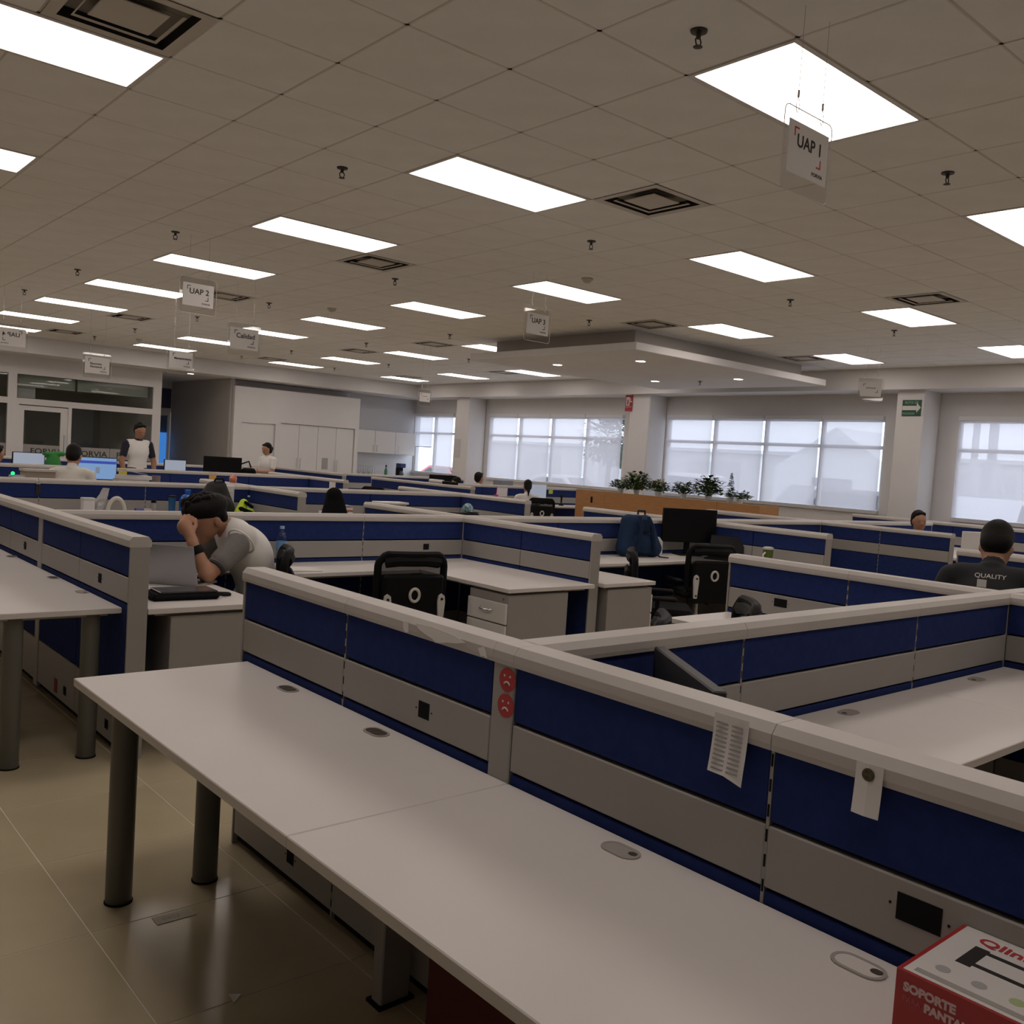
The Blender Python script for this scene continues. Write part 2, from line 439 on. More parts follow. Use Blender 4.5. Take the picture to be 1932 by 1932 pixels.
VW = {(1, 3): 'square ceiling air vent at the top left beside the nearest lamp', (7, 3): 'square ceiling air vent right of the second lamp, upper middle',
      (7, 9): 'square ceiling air vent beside the third lamp of the second row', (7, 15): 'square ceiling air vent behind the hanging sign reading UAP 2', (14, 3): 'square ceiling air vent above the rightmost row lamp',
      (14, 9): 'square ceiling air vent just in front of the dropped canopy', (20, 9): 'square ceiling air vent tucked behind the canopy end'}
for n, (a, b) in enumerate(vents):
    t = thing('air_vent', VW.get((a, b)) or 'small distant square ceiling air vent, ' + {(7, 21): 'fourth along the second row of lamps', (7, 27): 'farthest along the second row of lamps', (14, 17): 'left of the canopy light', (14, 21): 'behind the fourth lamp row, middle distance', (14, 27): 'farthest along the third row of lamps', (20, 21): 'beside the lamp behind the canopy', (20, 27): 'nearest the back window corner'}[a, b], 'vent', (GX+a*T, GY+b*T, CZ-.001), 0, 'ceiling air vents')
    for nm, me in (('face_plate', vb_me), ('duct', vd_me), ('louvre', vl_me), ('centre_plate', vc_me)): link(nm, me, t)

# sprinklers
SPK = mat('dark bronze', (.06, .05, .045), .45, metal=.6)
sp0 = None
spots = [(x, y, CZ) for x in (3.22, 5.65, 8.7, 11.0) for y in (2.67, 5.69, 8.7, 11.75, 14.2, 17.0, 19.3)]
spots = [s for s in spots if not (s[0] > 9.2 and 8.3 < s[1] < 12)] + [(12.9, 10.1, 3.17)]
spl = {0: 'pendent fire sprinkler left of the lamp with the UAP 1 sign', 7: 'pendent fire sprinkler at the right under the UAP 1 sign', 1: 'pendent fire sprinkler left of the second lamp', 8: 'pendent fire sprinkler between the second and third lamp rows'}
for n, s in enumerate(spots):
    lab = spl.get(n, f'small pendent fire sprinkler, {ORD[n % 7]} in the {["first", "second", "third", "fourth"][min(3, n//7)]} sprinkler row from the left')
    if s[2] < 3.3: lab = 'pendent fire sprinkler under the white dropped canopy'
    if sp0 is None:
        t = sp0 = thing('fire_sprinkler', lab, 'sprinkler', s, 0, 'fire sprinklers')
        MB().lathe((0, 0, -.012), [(.002, 0), (.036, .004), (.038, .012)], 18).build('escutcheon', SPK, t, True)
        MB().lathe((0, 0, -.035), [(.009, 0), (.011, .012), (.011, .026)], 12).build('body', SPK, t, True)
        m = MB()
        for sx in (-1, 1): m.tube([(sx*.010, 0, -.03), (sx*.019, 0, -.045), (sx*.014, 0, -.06), (0, 0, -.068)], .0035, 6)
        m.build('yoke_arms', SPK, t, True)
        MB().lathe((0, 0, -.073), [(.004, 0), (.021, .002), (.021, .004), (.004, .006)], 16).build('deflector', SPK, t, True)
    else: copytree(sp0, s, 0, lab)
for n, (s, lab) in enumerate([((6.35, 11.3, CZ), 'white dome smoke detector on the ceiling left of centre'), ((6.75, 6.82, CZ), 'white dome smoke detector above the lamp beside UAP 3'), ((6.3, 18.7, CZ), 'white dome smoke detector far back on the ceiling')]):
    t = thing('smoke_detector', lab, 'detector', s, 0, 'smoke detectors')
    MB().lathe((0, 0, -.02), [(.055, 0), (.06, .006), (.06, .02)], 24).build('base', VENTM, t, True)
    MB().lathe((0, 0, -.05), [(.02, 0), (.038, .008), (.048, .03)], 24).build('dome', VENTM, t, True)
# round patch stain on one tile
# soffits and canopy
struct(MB().box(14.55, XW, Y0, 21.0, SOFF, CZ+.05).build('trim_1', WALL))
struct(MB().box(XB0, XW, 21.0, YB, SOFF, CZ+.05).build('trim_2', WALL))
can = struct(MB().cbox(CAN[0], CAN[1], CAN[2], CAN[3], 3.17, 3.275, .006).build('trim_3', WALL))
MB().box(CAN[0]+.3, CAN[1]-.3, CAN[2]+.3, CAN[3]-.3, 3.27, CZ+.03).build('canopy_neck', mat('darker canopy neck', (.46, .43, .40), .85), can)  # neck in a darker grey than the slab
for n, (x, y, z, lab) in enumerate([(10.23, 10.88, 3.17, 'round downlight in the canopy, left one of the front pair'), (10.3, 9.18, 3.17, 'round downlight in the canopy near its front corner'), (12.7, 10.94, 3.17, 'round downlight in the canopy, farthest left'), (12.76, 9.21, 3.17, 'round downlight in the canopy nearest the windows on the right'), (8.5, 21.6, SOFF, 'round downlight at the mouth of the corridor')]):
    t = thing('downlight', lab, 'light', (x, y, z), 0, 'round downlights')
    MB().lathe((0, 0, -.006), [(.075, 0), (.098, .003), (.098, .006)], 28).build('rim', WHITEP, t, True)
    MB().lathe((0, 0, -.008), [(.072, 0), (.074, .004)], 28).build('lens', DOWNM, t)

# outer wall with the window openings
WIN = [(20.18, 22.06, 2), (13.97, 18.68, 4), (7.92, 12.73, 4), (1.87, 6.67, 4)]
SILL, HEAD, TRANS = 1.07, 2.72, 2.225
m = MB().box(XW, XW+.10, Y0-.2, YB+.2, 0, SILL).box(XW, XW+.10, Y0-.2, YB+.2, HEAD, CZ+.05)
edges = [Y0-.2] + [v for w in sorted(WIN) for v in w[:2]] + [YB+.2]
for k in range(0, len(edges), 2): m.box(XW, XW+.10, edges[k], edges[k+1], SILL, HEAD)
struct(m.build('wall_right', WALL))
def rpoly(x0, x1, y0, y1, r, n=5):
    out = []
    for cx, cy, a in ((x1-r, y1-r, 0), (x0+r, y1-r, 90), (x0+r, y0+r, 180), (x1-r, y0+r, 270)):
        out += [(cx+r*math.cos(math.radians(a+90*k/n)), cy+r*math.sin(math.radians(a+90*k/n))) for k in range(n+1)]
    return out
for n, (ya, yb) in enumerate([(18.85, 19.4), (12.78, 13.33), (7.0, 7.47)]):
    struct(MB().prism(rpoly(14.72, 15.29, ya, yb, .03), 0, SOFF, 'z').build(f'wall_column_{n+1}', WALL, None, True))
ALU = mat('white aluminium', (.62, .62, .64), .4)
RAIL = mat('blind cassette', (.75, .75, .76), .45)
BARM = mat('blind bottom bar', (.45, .45, .5), .4)
wnames = ['corner window', 'window left of the extinguisher sign', 'window left of the exit sign', 'window right of the exit sign']
for n, (ya, yb, k) in enumerate(WIN):
    w = bpy.data.objects.new(f'window_{n+1}', None); COL.objects.link(w); w.location = (XW+.06, ya, 0); struct(w)
    p = (yb-ya)/k
    def part(nm, a, b, c, d, x0=-.03, x1=.03): return MB().box(x0, x1, a, b, c, d).build(nm, ALU, w)
    part('frame_head', 0, yb-ya, HEAD-.05, HEAD); part('frame_sill', 0, yb-ya, SILL, SILL+.06, -.12, .03)
    for q in range(k+1): part('mullion', max(0, q*p-.035), min(yb-ya, q*p+.035), SILL+.06, HEAD-.05)
    for q in range(k):
        part('transom', q*p+.035, (q+1)*p-.035, TRANS-.03, TRANS+.03)
        for (c, d) in ((SILL+.06, TRANS-.03), (TRANS+.03, HEAD-.05)):
            MB().box(-.004, .004, q*p+.035, (q+1)*p-.035, c, d).build('pane', GLASS, w)
    for q in range(k):
        up = (n == 0 and q == 1)
        zb = 1.84 if up else 1.12
        lab = f'pale roller blind, {"partly raised" if up else "lowered"}, ' + ['rightmost', 'second from right', 'third from right', 'leftmost'][q if k == 4 else q*3] + f' in the {wnames[n]}'
        t = thing('roller_blind', lab, 'blind', (XW-.035, ya+q*p, 0), 0, 'screen roller blinds')
        MB().cbox(-.04, .03, .01, p-.01, HEAD-.02, HEAD+.05, .006).build('cassette', RAIL, t)
        MB().add([(0, .035, zb), (0, p-.03, zb), (0, p-.03, HEAD-.02), (0, .035, HEAD-.02)], [(0, 1, 2, 3)]).build('fabric', BLIND, t)
        MB().box(-.008, .008, .035, p-.03, zb-.022, zb).build('bottom_bar', BARM, t)
# other walls
struct(MB().box(XB0-.2, XB0, Y0-.2, 26, 0, CZ+.05).build('wall_left', WALL))
struct(MB().box(XB0-.2, XW+.2, Y0-.2, Y0, 0, CZ+.05).build('wall_front', WALL))
struct(MB().box(13.09, XW+.2, YB, YB+.2, 0, SOFF).build('wall_back', mat('window lit kitchen wall', (.58, .58, .60), .75)))  # bluish grey carries the window light falling into the niche
struct(MB().box(9.5, 9.62, 21.62, 25.4, 0, SOFF).build('wall_corridor_right', SHADEWALL))
struct(MB().box(7.83, 7.95, 22.0, 26.2, 0, SOFF).build('wall_corridor_left', WALL))
struct(MB().box(1.0, XW, 22.1, 26, SOFF, SOFF+.05).build('trim_4', WALL))
# corridor end wall with a door under a dark blue panel
ce = struct(MB().box(7.95, 9.05, 25.4, 25.5, 0, SOFF).box(9.05, 9.7, 25.4, 25.5, 2.3, SOFF).box(7.95, 9.7, 25.5, 25.7, 0, SOFF).build('wall_corridor_end', WALL))
d = struct(MB().box(9.05, 9.10, 25.42, 25.5, 0, 2.3).box(9.10, 9.5, 25.42, 25.5, 2.22, 2.3).box(9.42, 9.5, 25.42, 25.5, 0, 2.22).build('door_1', WHITEP))
MB().box(9.10, 9.42, 25.46, 25.48, 1.75, 2.2).build('glass_panel', mat('blue dusk glass', (.10, .16, .26), .1), d)
tag(MB().box(8.95, 9.47, 25.36, 25.395, 2.42, 2.95).build('wall_panel', mat('dark blue panel', (.05, .05, .12), .5)), 'dark blue square panel over the corridor door', 'panel')
s = tag(MB().box(9.14, 9.40, 25.40, 25.44, .9, 1.75).build('lit_display', mat('blue display', (.02, .1, .3), .3, emit=(.08, .35, 1.0), estr=.5)), 'glowing blue display at the end of the corridor', 'display')
# tall cabinet block and door recess on the back wall
bl = struct(MB().box(9.57, 9.78, 21.5, YB+.1, 0, 2.98).box(9.78, 10.68, 21.5, YB+.1, 2.13, 2.98).box(10.68, 10.82, 21.5, YB+.1, 0, 2.98).box(10.82, 13.09, 21.58, YB+.1, 0, 2.98)
            .box(10.82, 13.09, 21.5, 21.58, 2.17, 2.98).box(12.98, 13.09, 21.5, 21.58, 0, 2.17).build('wall_cabinet_block', WALL))
struct(MB().box(9.57, 13.09, YB-.02, YB+.2, 2.9, SOFF).build('trim_5', WALL))
dr = struct(MB().cbox(9.79, 10.67, 21.56, 21.60, 0, 2.12, .003).build('door_2', WHITEP))
MB().tube([(9.86, 21.56, 1.0), (9.86, 21.50, 1.0), (9.98, 21.50, 1.0)], .01, 8).build('door_handle', CHROME, dr, True)
for n, (xa, xb, hx) in enumerate([(10.83, 11.36, 11.31), (11.36, 11.90, 11.41), (11.90, 12.44, 12.40), (12.44, 12.97, 12.49)]):
    t = tag(MB().cbox(xa+.004, xb-.004, 21.545, 21.575, .1, 2.16, .003).build('cabinet_door', WHITEP), ['white tall cupboard door next to the white door', 'white tall cupboard door, second from the white door', 'white tall cupboard door, third from the white door', 'white tall cupboard door beside the kitchenette'][n], 'cupboard door', 'tall cupboard doors')
    MB().tube([(hx, 21.545, .98), (hx, 21.51, .98), (hx, 21.51, 1.3), (hx, 21.545, 1.3)], .008, 6).build('handle', CHROME, t, True)
for n, (x, z, lab) in enumerate([(12.14, 1.2, 'paper notice taped on the tall cupboard'), ]):
    tag(MB().box(x-.09, x+.09, 21.541, 21.543, z-.15, z+.15).build('notice', PRINT), lab, 'notice')
# kitchenette
kb = thing('kitchen_base_unit', 'white kitchenette base unit under the counter', 'cabinet', (14.15, 21.8, 0))
for n, xa in enumerate((-1.05, -.35, .35)):
    dd = MB().cbox(xa+.003, xa+.697, -.02, 0, .1, .85, .003).build('door', WHITEP, kb)
    MB().tube([(xa+.6, -.02, .6), (xa+.6, -.05, .6), (xa+.6, -.05, .75), (xa+.6, -.02, .75)], .006, 6).build('handle', CHROME, dd)
MB().box(-1.05, 1.05, 0, .29, .05, .86).build('carcass', WHITEP, kb)
tag(MB().cbox(13.10, 15.28, 21.46, YB-.01, .86, .90, .004).build('worktop', LAM), 'pale kitchenette worktop against the back wall', 'worktop')
tag(MB().box(13.10, 15.28, YB-.02, YB-.004, .90, 1.56).build('splashback', mat('white splashback', (.72, .73, .76), .3)), 'white splashback between kitchenette counter and wall cabinets', 'splashback')
ku = thing('kitchen_wall_cabinet', 'white wall cabinets hanging above the kitchenette counter', 'cabinet', (13.1, 21.75, 1.56))
MB().box(0, 2.0, 0, .33, 0, .62).build('carcass', WHITEP, ku)
for n in range(3):
    dd = MB().cbox(.004+n*.667, .663+n*.667, -.02, 0, .003, .617, .003).build('door', WHITEP, ku)
    hx = (.6, .72, 1.42)[n]
    MB().tube([(hx, -.02, .05), (hx, -.05, .05), (hx, -.05, .22), (hx, -.02, .22)], .006, 6).build('handle', CHROME, dd)
r = thing('dish_rack', 'wire dish rack with drying dishes on the kitchenette counter', 'dish rack', (13.35, 21.75, .90))
m = MB()
for k in range(7): m.tube([(-.02+k*.08, 0, .02), (-.02+k*.08, 0, .3), (-.02+k*.08, .2, .3), (-.02+k*.08, .2, .02)], .006, 5)
m.tube([(-.06, 0, .05), (.52, 0, .05)], .007, 5).tube([(-.06, .2, .05), (.52, .2, .05)], .007, 5); m.build('wire_frame', CHROME, r)
for k in range(3): MB().lathe((.06+k*.16, .1, .03), [(.03, 0), (.075, .10), (.07, .10), (.03, .02)], 14).build('bowl', WHITEP, r, True)
c = thing('coffee_maker', 'black coffee maker on the kitchenette counter by the window', 'coffee maker', (14.66, 21.72, .90))
MB().cbox(-.1, .1, -.1, .12, 0, .05, .01).build('base', BLACK, c); MB().cbox(-.1, .1, .03, .12, .05, .30, .01).build('tower', BLACK, c); MB().cbox(-.1, .1, -.1, .12, .30, .42, .015).build('brew_head', mat('blue black plastic', (.02, .03, .12), .35), c)
MB().lathe((0, -.03, .055), [(.05, 0), (.065, .05), (.06, .12), (.04, .15)], 16).build('carafe', mat('carafe glass', (.10, .11, .14), .1), c, True)
b = thing('bottle', 'small green bottle on the kitchenette counter', 'bottle', (14.15, 21.7, .90))
MB().lathe((0, 0, 0), [(.04, 0), (.045, .02), (.045, .2), (.018, .27), (.018, .31)], 16).build('body', mat('green plastic', (.03, .20, .10), .3), b, True)
MB().lathe((0, 0, .31), [(.022, 0), (.022, .04)], 14).build('cap', BLACK, b)

# glazed office on the left of the back wall
YG = 21.9
og = struct(MB().box(XB0, 7.95, YG, YG+.1, 2.76, SOFF).box(4.89, 7.76, YG, YG+.1, 2.12, 2.25).box(2.0, 4.72, YG, YG+.1, 2.12, 2.25).box(7.76, 7.95, YG, YG+.1, 0, 2.76)
            .box(4.72, 4.89, YG, YG+.1, 0, 2.76).box(XB0, 2.0, YG, YG+.1, 0, 2.76).box(5.93, 6.0, YG, YG+.1, 0, 2.12).box(4.89, 4.94, YG, YG+.1, 0, 2.12).build('wall_office_front', WALL))
for (a, b, c, dd) in ((4.89, 6.84, 2.25, 2.76), (6.85, 7.76, 2.25, 2.76), (6.0, 6.84, .02, 2.12), (6.85, 7.76, .02, 2.12), (2.0, 3.36, 2.25, 2.76), (3.37, 4.72, 2.25, 2.76), (2.0, 3.36, .02, 2.12), (3.37, 4.72, .02, 2.12)):
    MB().box(a, b, YG+.045, YG+.055, c, dd).build('pane', OFFGL, og)
d3 = struct(MB().box(4.94, 5.05, YG+.02, YG+.07, 0, 2.1).box(5.78, 5.93, YG+.02, YG+.07, 0, 2.1).box(5.05, 5.78, YG+.02, YG+.07, 2.0, 2.1).box(5.05, 5.78, YG+.02, YG+.07, 0, .25).build('door_3', WHITEP))
MB().box(5.05, 5.78, YG+.04, YG+.05, .25, 2.0).build('pane', OFFGL, d3)
MB().tube([(5.85, YG+.02, 1.05), (5.85, YG-.05, 1.05), (5.85, YG-.05, 1.5), (5.85, YG+.02, 1.5)], .012, 8).build('pull_handle', CHROME, d3, True)
FROST = mat('frosted film', (.34, .33, .32), .7)
for (a, b, par) in ((6.0, 6.84, og), (6.85, 7.76, og), (5.05, 5.78, d3), (3.37, 4.72, og)):
    f = MB().box(a, b, YG+.034, YG+.0385, 1.03, 1.27).build('frosted_film', FROST, par)
    if par is og or a > 5:
        text('FORVIA', .17, INK, frame((a+.14, YG+.033, 1.075), (1, 0, 0), (0, 0, 1)), f, bold=.002, sx=1.12)
IN = mat('dimmed office grey', (.34, .34, .31), .85)  # dimness of the unlit office put into a darker grey
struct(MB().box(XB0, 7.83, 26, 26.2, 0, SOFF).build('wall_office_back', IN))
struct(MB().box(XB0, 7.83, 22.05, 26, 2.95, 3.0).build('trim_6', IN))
for n, (a, b, lab) in enumerate([(4.95, 6.1, 'pale valance blind behind the office glass above the door'), (6.15, 7.7, 'pale valance blind behind the right office glass')]):
    t = thing('valance_blind', lab, 'blind', ((a+b)/2, 22.1, 2.52), 0)
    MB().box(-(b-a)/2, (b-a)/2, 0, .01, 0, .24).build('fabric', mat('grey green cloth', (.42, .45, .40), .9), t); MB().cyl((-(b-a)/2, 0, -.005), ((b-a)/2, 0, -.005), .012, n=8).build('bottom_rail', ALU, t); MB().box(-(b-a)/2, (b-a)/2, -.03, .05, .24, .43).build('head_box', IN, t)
t = thing('air_conditioner', 'white slatted unit behind the office glass above the door', 'air conditioner', (5.08, 22.2, 2.27))
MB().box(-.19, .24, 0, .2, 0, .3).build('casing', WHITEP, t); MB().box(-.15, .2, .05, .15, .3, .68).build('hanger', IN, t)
for k in range(3): MB().box(-.18, .23, -.012, 0, .04+k*.09, .10+k*.09).build('slat', PAPER, t)
t = thing('office_cabinet', 'grey cupboard standing inside the glazed office', 'cabinet', (5.4, 25.6, 0)); MB().box(-.5, .5, -.2, .2, 0, 1.9).build('body', mat('mid grey', (.35, .36, .36), .6), t)
for sx in (-.5, .01): MB().box(sx+.01, sx+.48, -.22, -.2, .05, 1.87).build('door', mat('grey door', (.42, .43, .43), .5), t)
t = thing('glass_reflection', 'bluish board standing in for a window reflection in the office glass', 'glass_reflection', (7.3, 25.97, 1.2)); MB().box(-.35, .35, -.02, 0, 0, 1.0).build('panel', mat('reflection blue white', (.45, .5, .58), .3), t); MB().box(-.37, .37, -.025, -.01, -.03, 0).build('tray', ALU, t)  # bluish panel put in for the window reflected in the glass
# ------------------------------------------------------------------ cubicle partitions
CAPH = 1.043
capoly = [(-.052, 0), (-.054, .012), (-.053, .032), (-.038, .051), (.038, .051), (.053, .032), (.054, .012), (.052, 0)]
ZS = [('base_panel', .045, .300, GREYMET, .0445), ('lower_fabric_panel', .307, .764, BLUE, .043), ('metal_panel', .771, .893, GREYMET, .0455), ('fabric_panel', .901, 1.041, BLUE, .043)]
def partition(label, p0, axis, L, joints=(), posts=(), outlets=(), slots=False, ends=(1, 1)):
    t = thing('office_partition', label, 'partition', (p0[0], p0[1], 0), 0 if axis == 'x' else math.pi/2, 'blue and grey cubicle partitions')
    MB().box(.01, L-.01, -.026, .026, .012, 1.045).build('core', DARK, t)
    cuts = [0 if not ends[0] else .012] + sorted(list(joints)) + [L if not ends[1] else L-.012]
    blocks = [(p-.042, p+.042) for p in posts]
    segs = []
    for a, b in zip(cuts[:-1], cuts[1:]):
        cur = a
        for (pa, pb) in sorted(blocks):
            if pa >= a and pb <= b:
                segs.append((cur, pa)); cur = pb
        segs.append((cur, b))
    segs = [(a, b) for a, b in segs if b-a > .04]
    for a, b in segs:
        MB().prism(capoly, a+.0008-(.014 if a < .02 else 0), b-.0008+(.014 if b > L-.02 else 0), 'x').xf(Matrix.Translation((0, 0, CAPH))).build('cap', CAPM, t)
        for nm, z0, z1, m, h in ZS:
            e = .003 if h > .044 else .004
            q = MB().cbox(a+e, b-e, -h, h, z0, z1, .003).build(nm, m, t)
            for (u, sd, z, w) in outlets:
                if a < u < b and z0 < z < z1:
                    y0, y1 = (h, h+.0015) if sd > 0 else (-h-.0015, -h)
                    MB().box(u-w/2, u+w/2, y0, y1, z-.024, z+.024).build('outlet', DARK, q)
                    for dx in (-w/2-.012, w/2+.012): MB().box(u+dx-.002, u+dx+.002, y0, y1, z-.002, z+.002).build('screw', DARK, q)
    for (pa, pb) in blocks:
        MB().cbox(pa, pb, -.0475, .0475, .012, 1.045, .003).build('post', POST, t)
        MB().prism(capoly, pa, pb, 'x').xf(Matrix.Translation((0, 0, CAPH))).build('cap', CAPM, t)
    for k, u in ((0, 0), (1, L)):
        if ends[k]:
            a, b = (0, .012) if k == 0 else (L-.012, L)
            MB().cbox(a, b, -.047, .047, .0, 1.045, .002).build('end_trim', POST, t)
    if slots:
        for u in joints:
            for sd in (-1, 1):
                st = MB().box(u-.0035, u+.0035, min(sd*.03, sd*.0435), max(sd*.03, sd*.0435), .02, 1.04).build('slotted_upright', POST, t)
                m = MB()
                for k in range(20): m.box(u-.0022, u+.0022, min(sd*.0437, sd*.0432), max(sd*.0437, sd*.0442), .06+k*.05, .085+k*.05)
                m.build('slots', DARK, st)
    return t
PY = lambda label, x, y0, y1, **k: partition(label, (x, y0), 'y', y1-y0, **k)
PX = lambda label, y, x0, x1, **k: partition(label, (x0, y), 'x', x1-x0, **k)
# rotated 'y' runs: local +y side looks to -x (towards the camera)
PY('long foreground partition behind the nearest white desk, with sad face stickers', 1.615, .2, 3.36, joints=(.785, 2.39), posts=(1.5925,),
   outlets=[(1.935, 1, .835, .052), (.478, 1, .845, .078), (2.68, 1, .12, .05), (1.75, 1, .12, .05), (.5, -1, .84, .06)], slots=True)
PX('partition running right from the sticker post, behind the white desk with two grommets', 1.79, 1.663, 4.718, joints=(.90, 2.12), slots=True, ends=(0, 0), outlets=[(2.6, 1, .84, .06)])
PY('partition at the right edge ending beside the white desktop with a chair', 4.765, .2, 3.37, joints=(.78, 2.38), posts=(1.59,), outlets=[(2.79, 1, .85, .085)], slots=True)
PX('partition stub leaving the frame at the right edge', 1.79, 4.813, 7.73, joints=(1.4,), ends=(0, 0))
PY('short partition behind the man in the black shirt', 7.78, .2, 3.3, joints=(.78, 2.38), posts=(1.59,))
PY('leftmost partition behind the left desk, ending in a grey end face', 1.565, 4.5, 7.6, joints=(.80, 2.35), posts=(1.6,), outlets=[(.44, 1, .835, .05), (1.95, 1, .835, .05), (.98, 1, .12, .05), (.25, 1, .12, .05)])
PX('partition behind the man holding his head, across the left pod', 6.1, 1.613, 4.742, joints=(1.08, 2.165), slots=True, ends=(0, 0), outlets=[(2.76, -1, .84, .055)])
PY('partition with a rounded cap end beside the drawer pedestal', 4.79, 4.56, 7.62, joints=(.765, 2.3), posts=(1.54,))
PX('partition behind the blue backpack', 6.1, 4.838, 7.782, joints=(1.0, 1.97), ends=(0, 0))
PY('partition behind the black monitor, ending by the green mug', 7.83, 4.5, 7.67, joints=(.8, 2.36), posts=(1.6,))
PX('low view of the partition joining behind the green mug', 6.1, 7.878, 10.3, joints=(1.2,), ends=(0, 0))
PY('partition of two blue bands and a grey band in front of the face at the back right', 10.35, 4.47, 7.8, joints=(.82, 2.45), posts=(1.63,), slots=True)
PX('partition running to the window wall on the right', 6.1, 10.4, 13.3, joints=(1.45,), ends=(0, 1))
PY('dark partition under the right windows', 13.9, 1.2, 7.6, joints=(1.6, 3.2, 4.8))
PY('partition carrying the salmon pig figure on its cap', 4.80, 8.96, 11.62, joints=(1.2,))
PX('partition behind the hi-vis vest and the bottles, hung with keys', 10.2, 1.0, 4.752, joints=(1.5, 2.56), slots=True, ends=(1, 0))
PX('partition behind the black jacket on a chair', 10.1, 4.848, 7.80, joints=(1.5,), ends=(0, 0))
PY('partition in front of the seated woman, ending by her chair', 7.85, 8.72, 11.6, joints=(1.38,))
PX('partition in front of the standing man, with sticky notes', 14.4, 2.6, 7.80, joints=(1.4, 2.8, 4.1), ends=(1, 0))
PY('partition between the standing woman and the tall chair, pinned with a white card', 7.85, 13.2, 15.9, joints=(1.15,))
PY('partition left of the heads near the window, with a roll lying on it', 9.95, 12.5, 15.7, joints=(.9, 1.95))
PX('partition behind the seated woman with the monitor', 13.95, 10.0, 13.9, joints=(1.3, 2.6), ends=(0, 1))
PY('partition right of the standing woman, below the tall cupboards', 10.0, 16.9, 20.0, joints=(1.5,))
PX('partition below the kitchenette counter', 17.5, 10.05, 13.6, joints=(1.7,), ends=(0, 1))
PX('farthest partition in front of the glazed office', 18.3, 3.2, 7.95, joints=(1.6, 3.2))

# ------------------------------------------------------------------ desks
DZ = .74
def stadium(L, W, n=8):
    h = (L-W)/2
    pts = [(W/2*math.cos(math.pi*k/n), h+W/2*math.sin(math.pi*k/n)) for k in range(n+1)]
    pts += [(W/2*math.cos(math.pi+math.pi*k/n), -h+W/2*math.sin(math.pi+math.pi*k/n)) for k in range(n+1)]
    return pts
GRM = mat('grommet grey', (.36, .335, .31), .45); GRH = mat('grommet hole', (.05, .038, .03), .8)  # dark plates stand in for the shaded depth of the holes
def grommet(parent, x, y, along, kind):
    L, W = (.098, .058)
    o = stadium(L, W); i_ = stadium(L-.014, W-.014)
    sw = (lambda p: (p[0], p[1])) if along == 'y' else (lambda p: (p[1], p[0]))
    n = len(o); m = MB()
    vs = [(x+sw(p)[0], y+sw(p)[1], DZ) for p in o]+[(x+sw(p)[0], y+sw(p)[1], DZ+.003) for p in o]+[(x+sw(p)[0], y+sw(p)[1], DZ+.003) for p in i_]+[(x+sw(p)[0], y+sw(p)[1], DZ+.0012) for p in i_]
    m.add(vs, [(r*n+k, r*n+(k+1) % n, (r+1)*n+(k+1) % n, (r+1)*n+k) for r in range(3) for k in range(n)])
    g_ = m.build('grommet', GRM, parent)
    if kind == 'open':
        MB().prism([(x+sw(p)[0], y+sw(p)[1]) for p in i_], DZ+.0004, DZ+.0014, 'z').build('opening', GRH, g_)
        for k in (-.012, .016): MB().box(x-.016 if along == 'y' else x+k, x+.016 if along == 'y' else x+k+.006, y+k if along == 'y' else y-.016, y+k+.006 if along == 'y' else y+.016, DZ+.0012, DZ+.0022).build('rib', mat('brown rib', (.10, .07, .05), .7), g_)
    else:
        MB().prism([(x+sw(p)[0], y+sw(p)[1]) for p in i_], DZ+.0004, DZ+.0024, 'z').build('lid', LAM if kind == 'white' else GRM, g_)
        q = stadium(.022, .018)
        MB().prism([(x+sw((p[0], p[1]-.03))[0]+(0.006 if along == 'y' else 0), y+sw((p[0], p[1]-.03))[1]) for p in q], DZ+.002, DZ+.0031, 'z').build('notch', GRH, g_)
    return g_
LEG = mat('leg grey paint', (.12, .118, .10), .45)
def desk(label, x0, x1, y0, y1, legs=(), grom=(), along='y', group='white desk tops'):
    t = thing('desk', label, 'desk', (0, 0, 0), 0, group)
    w = MB().cbox(x0, x1, y0, y1, DZ-.028, DZ, .0025).build('desktop', LAM, t)
    MB().box(x0+.05, x1-.05, y0+.05, y1-.05, DZ-.045, DZ-.028).build('support_frame', GREYMET, t)
    for (x, y) in legs:
        l = MB().lathe((x, y, 0), [(.040, 0), (.043, .004), (.043, DZ-.028)], 24).build('leg', LEG, t, True)
        MB().lathe((x, y, 0), [(.046, 0), (.046, .006), (.043, .007)], 24).build('foot', DARK, l, True)
    for (x, y, k) in grom: grommet(t, x, y, along, k)
    return t
desk('nearest white desk with two open grommets and round grey legs', .94, 1.567, 1.747, 3.29, [(1.06, 3.115), (1.36, 3.115)], [(1.508, 2.846, 'open'), (1.506, 2.28, 'open')])
desk('white desk at the bottom right carrying the red box', .94, 1.567, .2, 1.745, [(1.06, .38), (1.36, .38)], [(1.508, 1.30, 'grey'), (1.507, .745, 'white')])
desk('white desk cut by the left edge, on round grey legs', .94, 1.517, 4.58, 7.5, [(1.06, 4.66), (1.40, 4.66)], [(1.482, 5.1, 'grey'), (1.482, 5.65, 'open'), (1.49, 6.66, 'open')])
desk('white desk under the laptop where the man sits', 1.615, 2.235, 4.5, 6.05)
desk('white desk strip with the water bottle behind the mesh chair', 2.86, 3.93, 5.50, 6.05)
desk('narrow white desk strip behind the man holding his head', 2.237, 2.858, 5.82, 6.05)
desk('white desk wing above the two drawer pedestal', 3.932, 4.74, 4.5, 6.05)
desk('white desk wing with a grey side pedestal right of the partition end', 4.838, 5.40, 4.5, 6.05)
desk('white desk under the blue backpack', 5.402, 7.15, 5.47, 6.05)
desk('white desk wing with the laptop and green mug', 7.152, 7.782, 4.5, 6.05)
